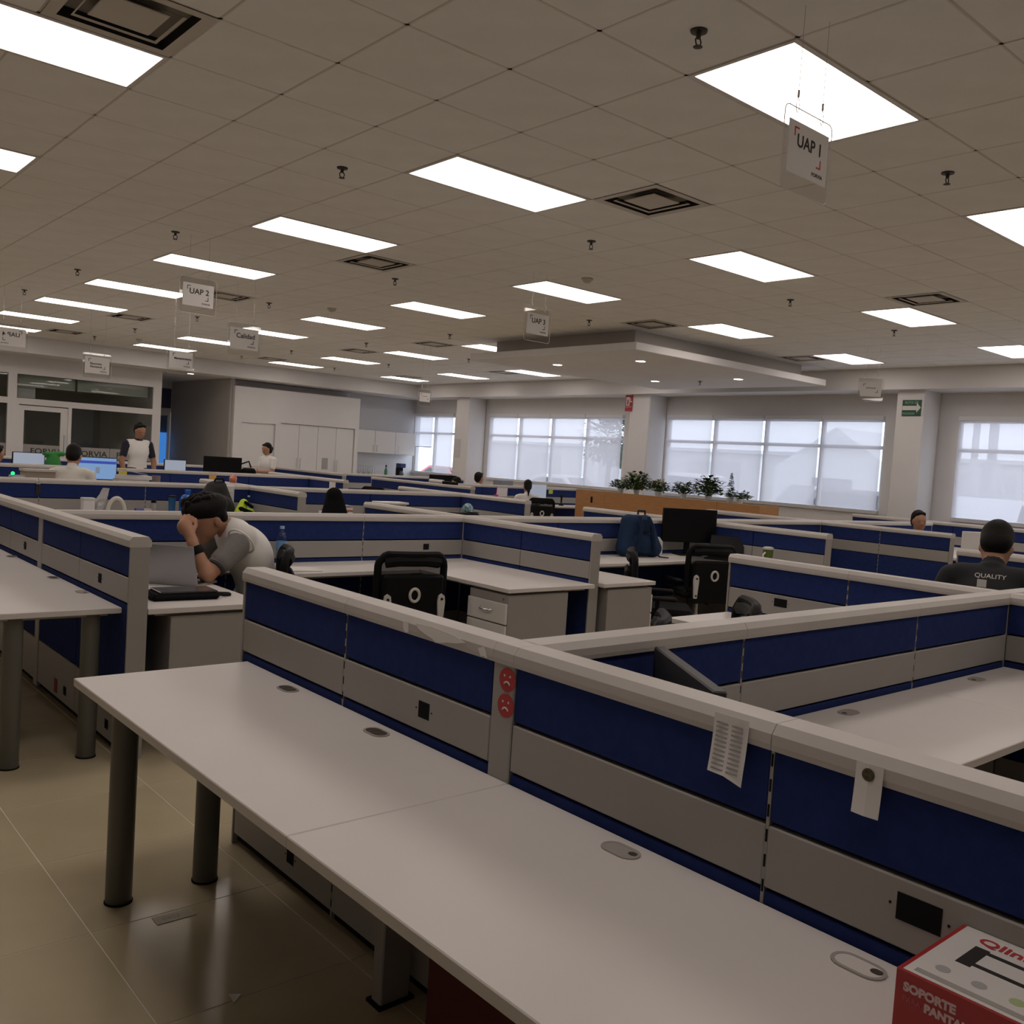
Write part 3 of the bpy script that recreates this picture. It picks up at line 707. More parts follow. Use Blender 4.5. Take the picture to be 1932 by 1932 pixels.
desk('white desk on the far side of the foreground partition', 1.665, 2.2, 2.38, 3.34)
desk('white desk behind the right hand cross partition', 1.665, 4.1, 1.84, 2.378)
desk('white desktop corner by the half hidden round chair back', 4.15, 4.718, 1.84, 3.35)
desk('large white desk on the right with two closed grommets', 1.70, 3.79, 1.16, 1.742, [], [(3.135, 1.67, 'grey')], 'x')
desk('white desk at the right edge beyond the table seam', 3.792, 4.712, 1.16, 1.742, [(4.4, 1.3)], [(4.254, 1.68, 'grey')], 'x')
desk('white desk in the black shirted man pod', 6.5, 7.73, 1.84, 2.4)
desk('white desk behind the partition, holding bags, bottles and the vest', 1.3, 4.752, 9.55, 10.152)
desk('white desk of the pod with the black jacket', 4.85, 7.80, 9.5, 10.05)
desk('white desk of the man in the cream sweater', 1.3, 4.752, 10.25, 10.85)
desk('white desk holding the lit monitor of the man in cream', 3.4, 4.75, 12.35, 12.95, [(3.5, 12.45), (3.5, 12.85), (4.65, 12.45), (4.65, 12.85)])
desk('white desk beyond the sticky note partition', 3.0, 7.80, 14.45, 15.55)
desk('white desk in front of the sticky note partition', 3.0, 7.80, 13.75, 14.35)
desk('white desk where the seated woman works', 10.0, 13.9, 13.3, 13.9)
desk('white desk behind the seated woman pod', 10.0, 13.9, 14.0, 14.6)
desk('white desk at the right rear under the white monitor', 9.45, 10.25, 3.4, 4.1)
desk('white desk below the dark right window partition', 11.6, 13.85, 4.9, 6.05)
desk('white desk near the kitchenette partition', 10.1, 13.6, 16.85, 17.45)
desk('white desk of the farthest left pod', 3.3, 7.9, 17.05, 18.25)

# drawer pedestals
def pedestal(label, x0, x1, y0, y1, face, drawers=True):
    t = thing('drawer_pedestal', label, 'pedestal', ((x0+x1)/2, (y0+y1)/2, 0), 0, 'grey drawer pedestals')
    hx, hy = (x1-x0)/2, (y1-y0)/2; top = DZ-.047
    MB().cbox(-hx, hx, -hy, hy, .03, top, .003).build('carcass', GREYMET, t)
    if drawers:
        s = -1 if face == '-x' else 1
        for z0, z1 in ((.50, .635), (.345, .49), (.05, .335)):
            a, b = sorted((s*hx, s*(hx+.018)))
            d_ = MB().cbox(a, b, -hy+.004, hy-.004, z0, z1, .003).build('drawer', WHITEP, t)
            zz = (z0+z1)/2+.015; xx = s*(hx+.018)
            MB().tube([(xx, -.06, zz), (xx+s*.018, -.05, zz-.006), (xx+s*.022, 0, zz-.009), (xx+s*.018, .05, zz-.006), (xx, .06, zz)], .005, 8).build('handle', CHROME, d_, True)
        MB().lathe((0, 0, 0), [(.008, 0), (.008, .004)], 12).xf(Matrix.Translation((s*hx, -hy+.05, top-.03)) @ Matrix.Rotation(s*math.pi/2, 4, 'Y')).build('lock', CHROME, t)
    for sx in (-1, 1):
        for sy in (-1, 1): MB().cyl((sx*(hx-.05), sy*(hy-.05), 0), (sx*(hx-.05), sy*(hy-.05), .03), .018, n=10).build('foot', BLACK, t)
pedestal('grey pedestal with white drawers under the desk wing', 3.955, 4.50, 4.52, 4.93, '-x')
pedestal('grey pedestal side panel right of the partition end', 4.90, 5.385, 4.52, 4.95, '+x')
pedestal('grey pedestal under the laptop desk', 1.735, 2.215, 4.52, 4.95, '+x')
pedestal('pale pedestal beside the seated woman', 12.05, 12.5, 13.32, 13.8, '-x')

# ------------------------------------------------------------------ chairs
RING = mat('light grey plastic', (.62, .61, .60), .4)
def make_chair(label, loc, rz):
    """office chair facing local +y; its backrest looks to -y"""
    t = thing('office_chair', label, 'chair', loc, rz, 'black office chairs')
    def bow(w, z, y0):                                   # curved cross line of the back
        return [(w*s_, y0-.05*(1-s_*s_), z) for s_ in (-1, -.6, -.2, .2, .6, 1)]
    fr = MB()
    outer = []
    for k in range(33):
        a = math.pi*k/32
        outer.append((.235*max(-1, min(1, 1.18*math.cos(a))), .70+.215*min(1, 1.35*math.sin(a))))
    pts = [(.225, .52)]+outer+[(-.225, .52)]
    P = [(x, -.20-.05*(1-(x/.25)**2)-.03*(z-.7), z) for x, z in pts]
    fr.tube(P, [.026]*len(P), 8); fr.tube([(-.225, -.212, .52), (-.1, -.245, .50), (.1, -.245, .50), (.225, -.212, .52)], .024, 8)
    fr.build('back_frame', BLACK, t, True)
    m = MB(); rows = [(.225, .52), (.23, .60), (.235, .70), (.232, .80), (.21, .87), (.16, .905)]
    vs = []
    for w, z in rows: vs += [(x, y-.03*(z-.7), z) for x, y, z in bow(w, z, -.20)]
    m.add(vs, [(r*6+k, r*6+k+1, r*6+k+7, r*6+k+6) for r in range(5) for k in range(5)])
    m.build('back_mesh', BLACKMESH, t, True)
    tp = MB()
    for zz in (.875, ): tp.tube([(-.19, -.222, .865), (-.1, -.245, .878), (.1, -.245, .878), (.19, -.222, .865)], .040, 8)
    tp.build('head_band', BLACK, t, True)
    MB().cbox(-.215, .215, -.287, -.245, .40, .79, .02).build('lumbar_shell', BLACK, t)
    m = MB()
    n = 24
    for r in (0,): m.tube([(.033*math.cos(2*math.pi*k/n), -.292, .655+.042*math.sin(2*math.pi*k/n)) for k in range(n+1)], .010, 8)
    m.build('lumbar_ring', RING, t, True)
    for sx in (-1, 1):
        poly = [(-.014, -.16), (.014, -.16), (.026, .0), (.02, .04), (0, .055), (-.02, .04), (-.026, .0)]
        b = MB().prism([(sx*.19+u, .61+v) for u, v in poly], -.305, -.285, 'y').build('arm_bracket', RING, t)
        for dz in (.02, -.135): MB().cyl((sx*.19, -.312, .61+dz), (sx*.19, -.304, .61+dz), .008, n=10).build('bolt', BLACK, b)
    MB().cbox(-.24, .24, -.2, .27, .43, .50, .03).build('seat', BLACKF, t)
    for sx in (-1, 1):
        MB().tube([(sx*.22, -.02, .44), (sx*.26, -.02, .46), (sx*.26, -.02, .57)], .016, 8).build('arm_post', BLACK, t, True)
        MB().cbox(sx*.26-.03, sx*.26+.03, -.15, .13, .57, .60, .012).build('armrest', BLACK, t)
    MB().tube([(0, -.26, .5), (0, -.20, .40), (0, 0, .40)], .025, 8).build('spine_bar', BLACK, t, True)
    MB().cyl((0, 0, .10), (0, 0, .43), .028, .022, 14).build('gas_lift', CHROME, t, True)
    for k in range(5):
        a = 2*math.pi*k/5+.3; c, s_ = math.cos(a), math.sin(a)
        l = MB().tube([(0, 0, .11), (.29*c, .29*s_, .075)], [.028, .018], 8).build('base_leg', BLACK, t, True)
        MB().cyl((.29*c-.02*s_, .29*s_+.02*c, .03), (.29*c+.02*s_, .29*s_-.02*c, .03), .03, n=14).build('caster', BLACK, l, True)
    return t
ch = make_chair('black mesh office chair seen from behind, in front of the empty desk', (3.56, 5.22, 0), -.22)
CH = [((6.98, 5.32, 0), -.38, 'black mesh office chair in front of the black monitor'), ((5.76, 4.76, 0), 3.88, 'black chair turned sideways at the desk with the blue backpack'),
      ((2.56, 5.44, 0), 1.15, 'black chair under the man holding his head'), ((3.05, 2.80, 0), .68, 'grey topped chair low between the desks, left of the white corner desk'), ((3.90, 2.92, 0), .78, 'rounded dark chair back peeking over the cap below the outlet'),
      ((6.22, 8.72, 0), .2, 'dark chair top, left one of the pair by the patterned cap'), ((6.72, 8.75, 0), -.3, 'dark chair top, right one of the pair by the patterned cap'),
      ((5.55, 9.05, 0), .5, 'chair covered by the black jacket'), ((11.72, 12.72, 0), -.5, 'black chair of the seated woman'), ((3.15, 11.55, 0), -1.2, 'chair of the man in the cream sweater'),
      ((9.15, 14.6, 0), 2.1, 'dark chair at the end of the sticky note partition'), ((5.68, 2.28, 0), -1.27, 'chair of the man in the black shirt'), ((7.3, 16.6, 0), .1, 'chair in front of the black monitor at the back')]
for loc, rz, lab in CH: copytree(ch, loc, rz, lab)

# ------------------------------------------------------------------ hanging signs
def sign(label, pos, word, rz=0.0, mirror=False, red=False, size=.297, sub='FORVIA', ts=.072, dense=False):
    t = thing('hanging_sign', label, 'sign', pos, rz, 'hanging area signs')
    k = size/.297; W, H = .148*k, .105*k
    poly = rpoly(-W-.03, W+.03, -H-.07, H+.055, .03)
    ho = MB().prism([(u, v) for u, v in poly], -.002, .002, 'y').build('acrylic_holder', ACRYL, t)
    e = MB(); P = [(u, 0, v) for u, v in poly]; e.tube(P+[P[0]], .0022, 5); e.build('holder_edge', mat('acrylic edge', (.62, .60, .58), .3), t)
    MB().box(-W-.03, W+.005, .012, .016, H+.0, H+.055).build('top_clip', ACRYL, t)
    c = MB().box(-W, W, -.006, -.003, -H, H).build('card', PAPER, t)
    BR = REDP if red else INK
    fm_ = (lambda x, z: frame((x, -.0068, z), (1, 0, 0), (0, 0, 1))) if not mirror else (lambda x, z: frame((-x, -.0062, z), (-1, 0, 0), (0, 0, 1)))
    if word: text(word, ts*k, INK, fm_(-.088*k, .008*k), c, bold=.0012)
    else: MB().box(-.07*k, .07*k, -.0072, -.006, .012*k, .03*k).build('faded_print', PRINT, c)
    if sub and word: text(sub, .021*k, INK, fm_(.035*k, -.082*k), c, bold=.0004, sx=1.15)
    b = MB(); s_ = -1 if mirror else 1
    def br(x0, x1, z0, z1): a_, b_ = sorted((s_*x0, s_*x1)); b.box(a_*k, b_*k, -.0072, -.006, z0*k, z1*k)
    br(-.108, -.102, .045, .082); br(-.108, -.076, .076, .082); br(.092, .098, -.045, -.008); br(.066, .098, -.045, -.039)
    b.build('corner_brackets', BR, c)
    for x in (-W*.62, W*.62):
        top = (CZ if pos[0] < 14.5 and pos[1] < 21 else SOFF)-pos[2]
        w = MB().cyl((x, 0, H+.12), (x, 0, top), .0016, n=6).build('hanging_wire', CHROME, t)
        m = MB(); m.tube([(x, 0, H+.10), (x-.012, 0, H+.07), (x-.009, 0, H+.045), (x, 0, H+.035), (x+.009, 0, H+.045), (x+.012, 0, H+.07), (x, 0, H+.10)], .0016, 5)
        m.cyl((x, 0, H+.098), (x, 0, H+.125), .005, n=8); m.build('wire_loop', CHROME, w)
    return t
sign('clear hanging sign reading UAP 1 in front of the bright lamp', (3.42, 2.215, 2.925), 'UAP 1', red=True)
sign('clear hanging sign reading UAP 2 on the left', (3.44, 8.65, 2.94), 'UAP 2')
sign('clear hanging sign reading UAP 3 in front of the canopy', (6.33, 7.07, 2.98), 'UAP 3')
sign('clear hanging sign reading Calidad', (4.47, 9.87, 2.74), 'Calidad', ts=.066, size=.33)
sign('hanging sign with mirrored UAP 4 at the left edge', (3.02, 13.91, 2.8), 'UAP 4', mirror=True, size=.34)
sign('small hanging sign with one line of text above the corridor', (4.78, 12.51, 2.65), 'Mantenimiento', ts=.036, size=.32)
sign('small two line hanging sign above the glazed office', (4.24, 14.31, 2.58), 'Recursos\nHumanos', ts=.038, size=.34)
sign('tiny hanging sign by the back window corner', (9.32, 13.21, 2.585), '', size=.22, dense=True)
sign('small hanging sign near the right soffit', (12.31, 6.64, 2.91), '', rz=-.9, size=.28, dense=True)

# ------------------------------------------------------------------ signs on the columns
t = thing('exit_sign', 'green sign with a white arrow on the right column', 'sign', (14.715, 7.36, 2.86))
GRN = mat('safety green', (.008, .075, .035), .5)
PALE = mat('sign white', (.66, .64, .62), .6)
pn = MB().box(-.006, 0, -.315, .0, -.13, .13).build('panel', GRN, t)
MB().prism([(-.005, -.035), (-.24, -.035), (-.24, -.075), (-.31, .005), (-.24, .085), (-.24, .035), (-.005, .035)], -.0085, -.006, 'x').build('arrow', PALE, pn)
LG = mat('pale green print', (.25, .40, .32), .6)
text('RUTA DE', .055, LG, frame((-.008, -.04, .07), (0, -1, 0), (0, 0, 1)), pn, bold=.001)
text('EVACUACION', .05, LG, frame((-.008, -.012, -.105), (0, -1, 0), (0, 0, 1)), pn, bold=.001, sx=.62)
t = thing('extinguisher_sign', 'red fire extinguisher sign hanging before the middle column', 'sign', (14.71, 13.35, 2.97))
pn = MB().box(-.006, 0, -.10, .10, -.17, .17).build('panel', mat('safety red', (.40, .02, .03), .5), t)
m = MB().box(-.0085, -.006, -.02, .075, -.05, .13).build('pictogram_field', PALE, pn)
MB().lathe((0, 0, 0), [(.018, 0), (.018, .09), (.008, .105), (.008, .12)], 10).xf(Matrix.Translation((-.009, .028, -.03)) @ Matrix.Diagonal((.06, 1, 1, 1))).build('extinguisher_pictogram', mat('dark red', (.22, .01, .01), .5), pn)
text('EXTINTOR', .034, PALE, frame((-.008, .085, -.09), (0, -1, 0), (0, 0, 1)), pn)
MB().prism([(-.09, .02), (-.03, .02), (-.03, .10), (-.05, .10), (-.05, .04), (-.09, .04)], -.008, -.006, 'x').build('flame_pictogram', PALE, pn)
for n, z in enumerate((1.95, 1.70)):
    tag(MB().box(14.712, 14.716, 19.12, 19.36, z-.12, z+.12).build('notice', mat('pale notice', (.60, .58, .58), .8)), ['upper faint notice on the left column', 'lower faint notice on the left column'][n], 'notice')

# ------------------------------------------------------------------ reception counter with plants
t = thing('reception_counter', 'honey coloured wooden reception counter lined with plants', 'counter', (12.8, 8.63, 0))
for n, (a, b) in enumerate([(0, .85), (.853, 3.44), (3.443, 4.21)]):
    f_ = MB().cbox(0, .03, a, b, .02, 1.12, .002).build('front_panel', WOOD, t)
    if n == 2: MB().box(-.004, 0, 3.75, 3.80, .88, 1.0).build('slot', DARK, f_)
MB().cbox(.03, .55, .03, 4.18, 1.02, 1.10, .003).build('counter_top', LAM, t)
MB().box(.03, .55, 0, .03, .02, 1.12).build('end_panel', WOOD, t); MB().box(.03, .55, 4.18, 4.21, .02, 1.12).build('end_panel', WOOD, t)
MB().box(.0, .55, .0, 4.21, 0, .02).build('plinth', DARK, t)
POTM = mat('white pot glaze', (.66, .65, .62), .35)
def leaf(m, p, d, L, W, droop=.3, mi=0):
    p = Vector(p); d = Vector(d).normalized(); s_ = d.cross(Vector((0, 0, 1)))
    s_ = s_.normalized() if s_.length > .01 else Vector((1, 0, 0)); n = s_.cross(d)
    a = p+d*L*.45+n*.02*L; b = p+d*L*.9-Vector((0, 0, droop*L*.5))
    m.add([p, a+s_*W, b, a-s_*W, a-n*.004+Vector((0, 0, -.002))], [(0, 1, 4), (0, 4, 3), (1, 2, 4), (4, 2, 3)], mi)
def plant(label, loc, h, spread, n, L, W, kind='bush', pot=.06, fl=None):
    t = thing('potted_plant', label, 'plant', loc, 0, 'plants on the reception counter')
    MB().lathe((0, 0, 0), [(pot*.7, 0), (pot, .09), (pot, .10), (pot*.9, .10), (pot*.85, .085)], 18).build('pot', POTM, t, True)
    rr = random.Random(hash(label) % 1000 if False else len(label)*7+n)
    st = MB(); fo_ = MB()
    for k in range(n):
        a = rr.uniform(0, 6.283); 
        if kind == 'spike':
            z = .1+h*rr.random()**1.3; rad = spread*(1-(z-.1)/h)*.5+.01; base = (0, 0, z)
            leaf(fo_, (math.cos(a)*rad*.3, math.sin(a)*rad*.3, z), (math.cos(a), math.sin(a), .4), L*(1.15-(z-.1)/h), W, .3, rr.random() < .3)
        else:
            el = rr.uniform(.15, 1.35); r_ = rr.uniform(.45, 1.0)
            tip = Vector((math.cos(a)*math.cos(el)*spread*r_, math.sin(a)*math.cos(el)*spread*r_, .09+math.sin(el)*h*r_))
            if k % 3 == 0: st.tube([(0, 0, .07), tip*.5+Vector((0, 0, .05)), tip], .003, 4, caps=False)
            leaf(fo_, tip, (math.cos(a+rr.uniform(-.9, .9)), math.sin(a+rr.uniform(-.9, .9)), rr.uniform(-.2, .8)), L*rr.uniform(.7, 1.2), W*rr.uniform(.7, 1.2), .4, 1 if rr.random() < .35 else 0)
    if kind == 'spike': st.tube([(0, 0, .05), (.01, 0, .1+h)], [.005, .002], 5)
    st.build('stems', LEAF, t); fo_.build('foliage', [LEAF, LEAF2], t)
    if fl:
        for k in range(9):
            a = rr.uniform(0, 6.283); el = rr.uniform(.4, 1.4)
            MB().ell((math.cos(a)*math.cos(el)*spread*.8, math.sin(a)*math.cos(el)*spread*.8, .1+math.sin(el)*h*.9), (.03, .03, .026), 8).build('bloom', fl, t, True)
PT = 1.10
plant('large bushy plant at the left end of the wooden counter', (13.05, 11.5, PT), .34, .30, 330, .14, .034)
plant('low trailing plant left of the large bushy plant', (13.05, 11.9, PT), .18, .22, 170, .11, .026)
plant('flowering plant with pale blooms on the wooden counter', (13.05, 10.98, PT), .23, .20, 220, .11, .026, fl=mat('pale petals', (.55, .50, .34), .7))
plant('small dark spreading plant in the middle of the counter', (13.05, 10.4, PT), .22, .24, 230, .12, .026)
plant('broad leaved plant against the bright window', (13.05, 9.85, PT), .36, .24, 190, .16, .05)
plant('slender upright plant, rightmost on the counter', (13.05, 9.4, PT), .42, .16, 200, .10, .024, 'spike')
plant('low ground cover plant at the foot of the slender one', (12.98, 9.15, PT), .12, .20, 150, .09, .026)

# ------------------------------------------------------------------ outside
struct(MB().box(15.55, 140, -60, 140, -.3, -.2).build('ground', mat('pale concrete yard', (.62, .61, .60), .9, var=.08, scale=.6)))
def car(label, loc, rz, col, kind='suv'):
    t = thing('parked_car', label, 'car', loc, rz, 'cars parked outside')
    body = mat('car paint %s' % label[:14], col, .25, coat=.5); gl = mat('car glass', (.03, .035, .04), .08); ty = mat('tyre', (.03, .03, .03), .8)
    if kind == 'suv': lo = [(-2.3, .3), (-2.35, .75), (-2.2, .98), (-1.0, 1.02), (2.2, 1.0), (2.3, .7), (2.25, .3)]; top = [(-1.05, 1.0), (-.45, 1.62), (1.6, 1.66), (2.15, 1.0)]
    elif kind == 'pickup': lo = [(-2.6, .4), (-2.65, .85), (-2.5, 1.08), (-1.1, 1.1), (2.7, 1.1), (2.75, .7), (2.7, .4)]; top = [(-1.15, 1.08), (-.5, 1.75), (.75, 1.78), (1.0, 1.08)]
    else: lo = [(-2.2, .25), (-2.25, .6), (-2.0, .82), (-.9, .9), (2.0, .92), (2.2, .6), (2.2, .25)]; top = [(-1.0, .88), (-.3, 1.38), (.9, 1.40), (1.7, .9)]
    MB().prism(lo, -.88, .88, 'y').build('body', body, t)
    m = MB(); n = len(top); vs = []
    for s_ in (-1, 1):
        for k, (u, v) in enumerate(top): vs.append((u, s_*(.84 if v < 1.2 else .66), v))
    m.add(vs, [(0, 1, 2, 3), (7, 6, 5, 4), (0, 4, 5, 1), (1, 5, 6, 2), (2, 6, 7, 3), (3, 7, 4, 0)]); m.build('cabin', body, t)
    for s_ in (-1, 1):
        q = [(top[0][0]+.22, top[0][1]+.05), (top[1][0]+.06, top[1][1]-.10), (top[2][0]-.04, top[2][1]-.10), (top[3][0]-.22, top[3][1]+.05)]
        lerp = lambda v: .84+(v-top[0][1])/(top[1][1]-top[0][1])*(.66-.84)+.012
        MB().add([(u, s_*lerp(v), v) for u, v in q], [(0, 1, 2, 3)]).build('side_window', gl, t)
    MB().add([(top[0][0]+.02, -.72, top[0][1]+.06), (top[0][0]+.02, .72, top[0][1]+.06), (top[1][0]-.06, .58, top[1][1]-.06), (top[1][0]-.06, -.58, top[1][1]-.06)], [(0, 1, 2, 3)]).xf(Matrix.Translation((-.02, 0, .02))).build('windscreen', gl, t)
    for s_ in (-1, 1):
        MB().box(lo[1][0]-.02, lo[1][0]+.12, s_*.6-.18, s_*.6+.18, lo[1][1]-.05, lo[1][1]+.12).build('headlamp', WHITEP, t)
        for u in (lo[0][0]+.85, lo[-1][0]-.85): MB().cyl((u, s_*.68, .33), (u, s_*.9, .33), .33, n=20).build('wheel', ty, t, True)
car('white pickup truck seen through the middle window blinds', (21.5, 16.6, -.2), 1.9, (.75, .75, .76), 'pickup')
car('dark hatchback seen through the middle window blinds', (25.0, 14.0, -.2), 2.0, (.10, .10, .12), 'sedan')
car('grey sports utility car at the right of the middle window', (20.6, 11.0, -.2), 2.6, (.16, .16, .17), 'suv')
car('white car outside the right window', (20.5, 7.2, -.2), 2.9, (.75, .76, .77), 'suv')
car('silver sedan outside the left wide window', (24.0, 24.5, -.2), 1.7, (.5, .5, .52), 'sedan')
car('red tail lit car outside the corner window', (24.0, 31.5, -.2), 1.6, (.5, .08, .08), 'sedan')
car('silver sedan left of the white pickup', (24.5, 19.6, -.2), 1.8, (.45, .45, .47), 'sedan')
t = thing('warehouse', 'pale warehouse across the yard seen through the blinds', 'building', (52, 30, -.2))
MB().box(-4, 4, -16, 30, 0, 3.2).build('wall', mat('pale cladding', (.50, .50, .50), .8), t); MB().box(-4.3, 4.3, -16.3, 30.3, 3.2, 3.4).build('roof', mat('roof sheet', (.55, .55, .56), .6), t)
for k in range(5): MB().box(-4.06, -4, -12+k*8, -8+k*8, .2, 2.6).build('dock_door', mat('dock door', (.36, .37, .38), .6), t)
t = thing('white_tent', 'white gable tent in the yard seen through the middle window', 'tent', (30, 16.2, -.2))
MB().prism([(-2.2, 0), (2.2, 0), (2.2, 2.2), (0, 3.6), (-2.2, 2.2)], -2, 2, 'x').build('canvas', mat('tent canvas', (.8, .8, .8), .8), t); MB().box(-2.05, -2.0, -.7, .7, 0, 1.9).build('opening', mat('tent shade', (.3, .3, .32), .8), t)
for n, (x, y, h) in enumerate([(26, 10.4, 6), (27, 9.0, 7), (34, 14.2, 7)]):
    t = thing('yard_pole', ['tall pole outside the right window, left one', 'tall pole outside the right window, right one', 'slim pole behind the tent outside the middle window'][n], 'pole', (x, y, -.2)); MB().cyl((0, 0, 0), (0, 0, h), .12, n=12).build('shaft', mat('pole grey', (.5, .5, .5), .6), t); MB().cbox(-.25, .25, -.15, .15, 1.6, 2.6, .02).build('box', mat('pole box', (.4, .4, .4), .6), t)
for n, (x, y) in enumerate([(30, 27), (33, 31)]):
    t = thing('yard_tree', ['bushy tree outside the left wide window', 'bushy tree further left outside the window'][n], 'tree', (x, y, -.2)); MB().cyl((0, 0, 0), (0, 0, 2.2), .16, .1).build('trunk', mat('bark', (.12, .09, .06), .9), t)
    m = MB(); rr = random.Random(n)
    for k in range(900):
        v = Vector((rr.gauss(0, 1), rr.gauss(0, 1), rr.gauss(0, 1))).normalized()*rr.uniform(.7, 1.6); leaf(m, (v.x, v.y, v.z*.8+3.2), v, .3, .09)
    m.build('crown', LEAF, t)
# ------------------------------------------------------------------ people
def rotp(p, a, o):
    """pitch a point forward (towards +x) about the y axis through o"""
    x, y, z = p[0]-o[0], p[1]-o[1], p[2]-o[2]; c, s = math.cos(a), math.sin(a)
    return (o[0]+x*c+z*s, o[1]+y, o[2]-x*s+z*c)
def hand_prims(w, d, up, side, m, s=1.0, curl=.5):
    """palm, four fingers and thumb; w wrist, d pointing direction, up = back of hand, side = thumb side"""
    w = Vector(w); d = Vector(d).normalized(); up = Vector(up); up = (up-d*up.dot(d)).normalized(); sd = d.cross(up)*side
    out = [('c', w, w+d*.045*s, .026*s, .030*s, m, .012), ('c', w+d*.05*s+sd*.022*s, w+d*.05*s-sd*.022*s, .020*s, .018*s, m, .012), ('c', w+d*.075*s+sd*.024*s, w+d*.075*s-sd*.026*s, .014*s, .012*s, m, .010)]
    for k, (o, L) in enumerate([(.028, .070), (.010, .078), (-.009, .073), (-.027, .058)]):
        a = w+d*.080*s+sd*o*s; b = a+(d*math.cos(curl*.6)-up*math.sin(curl*.6))*L*.5*s; c = b+(d*math.cos(curl*1.7)-up*math.sin(curl*1.7))*L*.5*s
        out += [('c', a, b, .0100*s, .0092*s, m, .004), ('c', b, c, .0092*s, .0078*s, m, .004)]
    a = w+d*.025*s+sd*.024*s; b = a+(d*.6+sd*.75-up*.2)*.04*s; c = b+(d*.85+sd*.3-up*.3)*.032*s
    return out+[('c', a, b, .0135*s, .011*s, m, .01), ('c', b, c, .011*s, .0088*s, m, .004)]
def person(label, loc, rz, pose='stand', h=1.72, top=WHITEC, sleeve=None, low=TROUS, skin=SKIN, lean=.0, nod=.15, armL=None, armR=None, hair='short', collar=None, turn=0., vox=.0125, longs=False):
    t = thing('person', label, 'person', loc, rz)
    s = h/1.72; dz = 0 if pose == 'stand' else -.41
    SK, TP, LO, SL, SH, CO = range(6); HIP = (0, 0, .92+dz)
    L = lambda p: rotp((p[0], p[1], p[2]+dz), lean, HIP)
    pr = []
    for sg in (-1, 1):
        if pose == 'stand':
            pr += [('c', (0, sg*.09, .88), (.01, sg*.095, .48), .088, .062, LO), ('c', (.01, sg*.095, .48), (-.02, sg*.10, .09), .060, .044, LO), ('c', (-.04, sg*.10, .042), (.14, sg*.115, .036), .042, .036, SH)]
        else:
            pr += [('c', (0, sg*.10, .53), (.42, sg*.11, .53), .090, .066, LO), ('c', (.42, sg*.11, .53), (.40, sg*.11, .10), .060, .046, LO), ('c', (.36, sg*.11, .042), (.54, sg*.12, .036), .042, .036, SH)]
    pr += [('c', (0, -.07, .92+dz), (0, .07, .92+dz), .118, .118, LO)]
    R_ = ry(lean)
    pr += [('e', L((0, 0, 1.07)), (.112, .152, .17), R_, TP, .05), ('e', L((.005, 0, 1.27)), (.125, .178, .19), R_, TP, .05), ('c', L((-.015, -.145, 1.40)), L((-.015, .145, 1.40)), .066, .066, TP, .05)]
    pr += [('c', L((-.01, 0, 1.42)), L((.015, 0, 1.53)), .058, .052, SK, .02), ('c', L((-.012, -.0, 1.435)), L((-.005, 0, 1.462)), .078, .066, CO, .008)]
    for sg, arm in ((1, armL), (-1, armR)):
        sh = L((-.01, sg*.195, 1.385)); e, w = arm if arm else ((-.03, sg*.245, 1.10), (.04, sg*.25, .86))
        e = (e[0], e[1], e[2]+dz); w = (w[0], w[1], w[2]+dz)
        se, ss = Vector(sh), Vector(e); mid = se+(ss-se)*(.62 if not longs else 1)
        pr += [('c', sh, e, .056, .043, SK if not longs else SL, .02), ('c', e, w, .042, .029, SK if not longs else SL, .012)]
        pr += [('c', sh, tuple(mid), .064, .056, SL, .01)]
        d = Vector(w)-Vector(e); pr += hand_prims(w, d, (0, sg, .2), sg if True else 1, SK)
    O = L((.0, 0, 1.50)); a = lean+nod; Hd = lambda p: rotp(L(p), nod, O)
    RH = ry(a)
    pr += [('e', Hd((.012, 0, 1.625)), (.098, .076, .112), RH, SK, .02), ('e', Hd((.040, 0, 1.565)), (.060, .054, .066), RH, SK, .03), ('c', Hd((.105, 0, 1.625)), Hd((.122, 0, 1.597)), .009, .015, SK, .012)]
    for sg in (-1, 1): pr += [('e', Hd((.008, sg*.078, 1.612)), (.018, .009, .030), RH, SK, .006), ('c', Hd((.085, sg*.034, 1.655)), Hd((.098, sg*.012, 1.650)), .010, .010, SK, .015)]
    pr += [('c', Hd((.098, -.02, 1.556)), Hd((.098, .02, 1.556)), .0075, .0075, SK, .01)]
    body = sdf_mesh('body', pr, [skin, top, low, sleeve or top, BLACK, collar or top], vox, t, .03)
    for sg in (-1, 1):
        p = Hd((.093, sg*.032, 1.628)); MB().ell(p, (.009, .011, .008), 8).build('eye', INK, t, True)
    hp = [('e', Hd((-.030, 0, 1.668)), (.104, .084, .095), RH, 0, .02), ('e', Hd((-.050, 0, 1.605)), (.072, .079, .080), RH, 0, .02), ('c', Hd((.045, -.035, 1.722)), Hd((.045, .035, 1.722)), .024, .024, 0, .02)]
    if hair == 'bun': hp += [('e', Hd((-.125, 0, 1.60)), (.045, .045, .05), RH, 0, .02), ('e', Hd((-.05, 0, 1.56)), (.07, .078, .06), RH, 0, .02)]
    if hair == 'tail': hp += [('c', Hd((-.11, 0, 1.62)), Hd((-.135, 0, 1.50)), .034, .026, 0, .02), ('c', Hd((-.135, 0, 1.50)), Hd((-.12, 0, 1.40)), .024, .010, 0, .02)]
    # keep the hair off the face: it sits behind and above it
    sdf_mesh('hair', hp, [HAIR], vox, t, .02)
    t.scale = (s, s, s)
    return t
MW = mat('off white vest', (.78, .765, .735), .9, bump=.3, bscale=70)
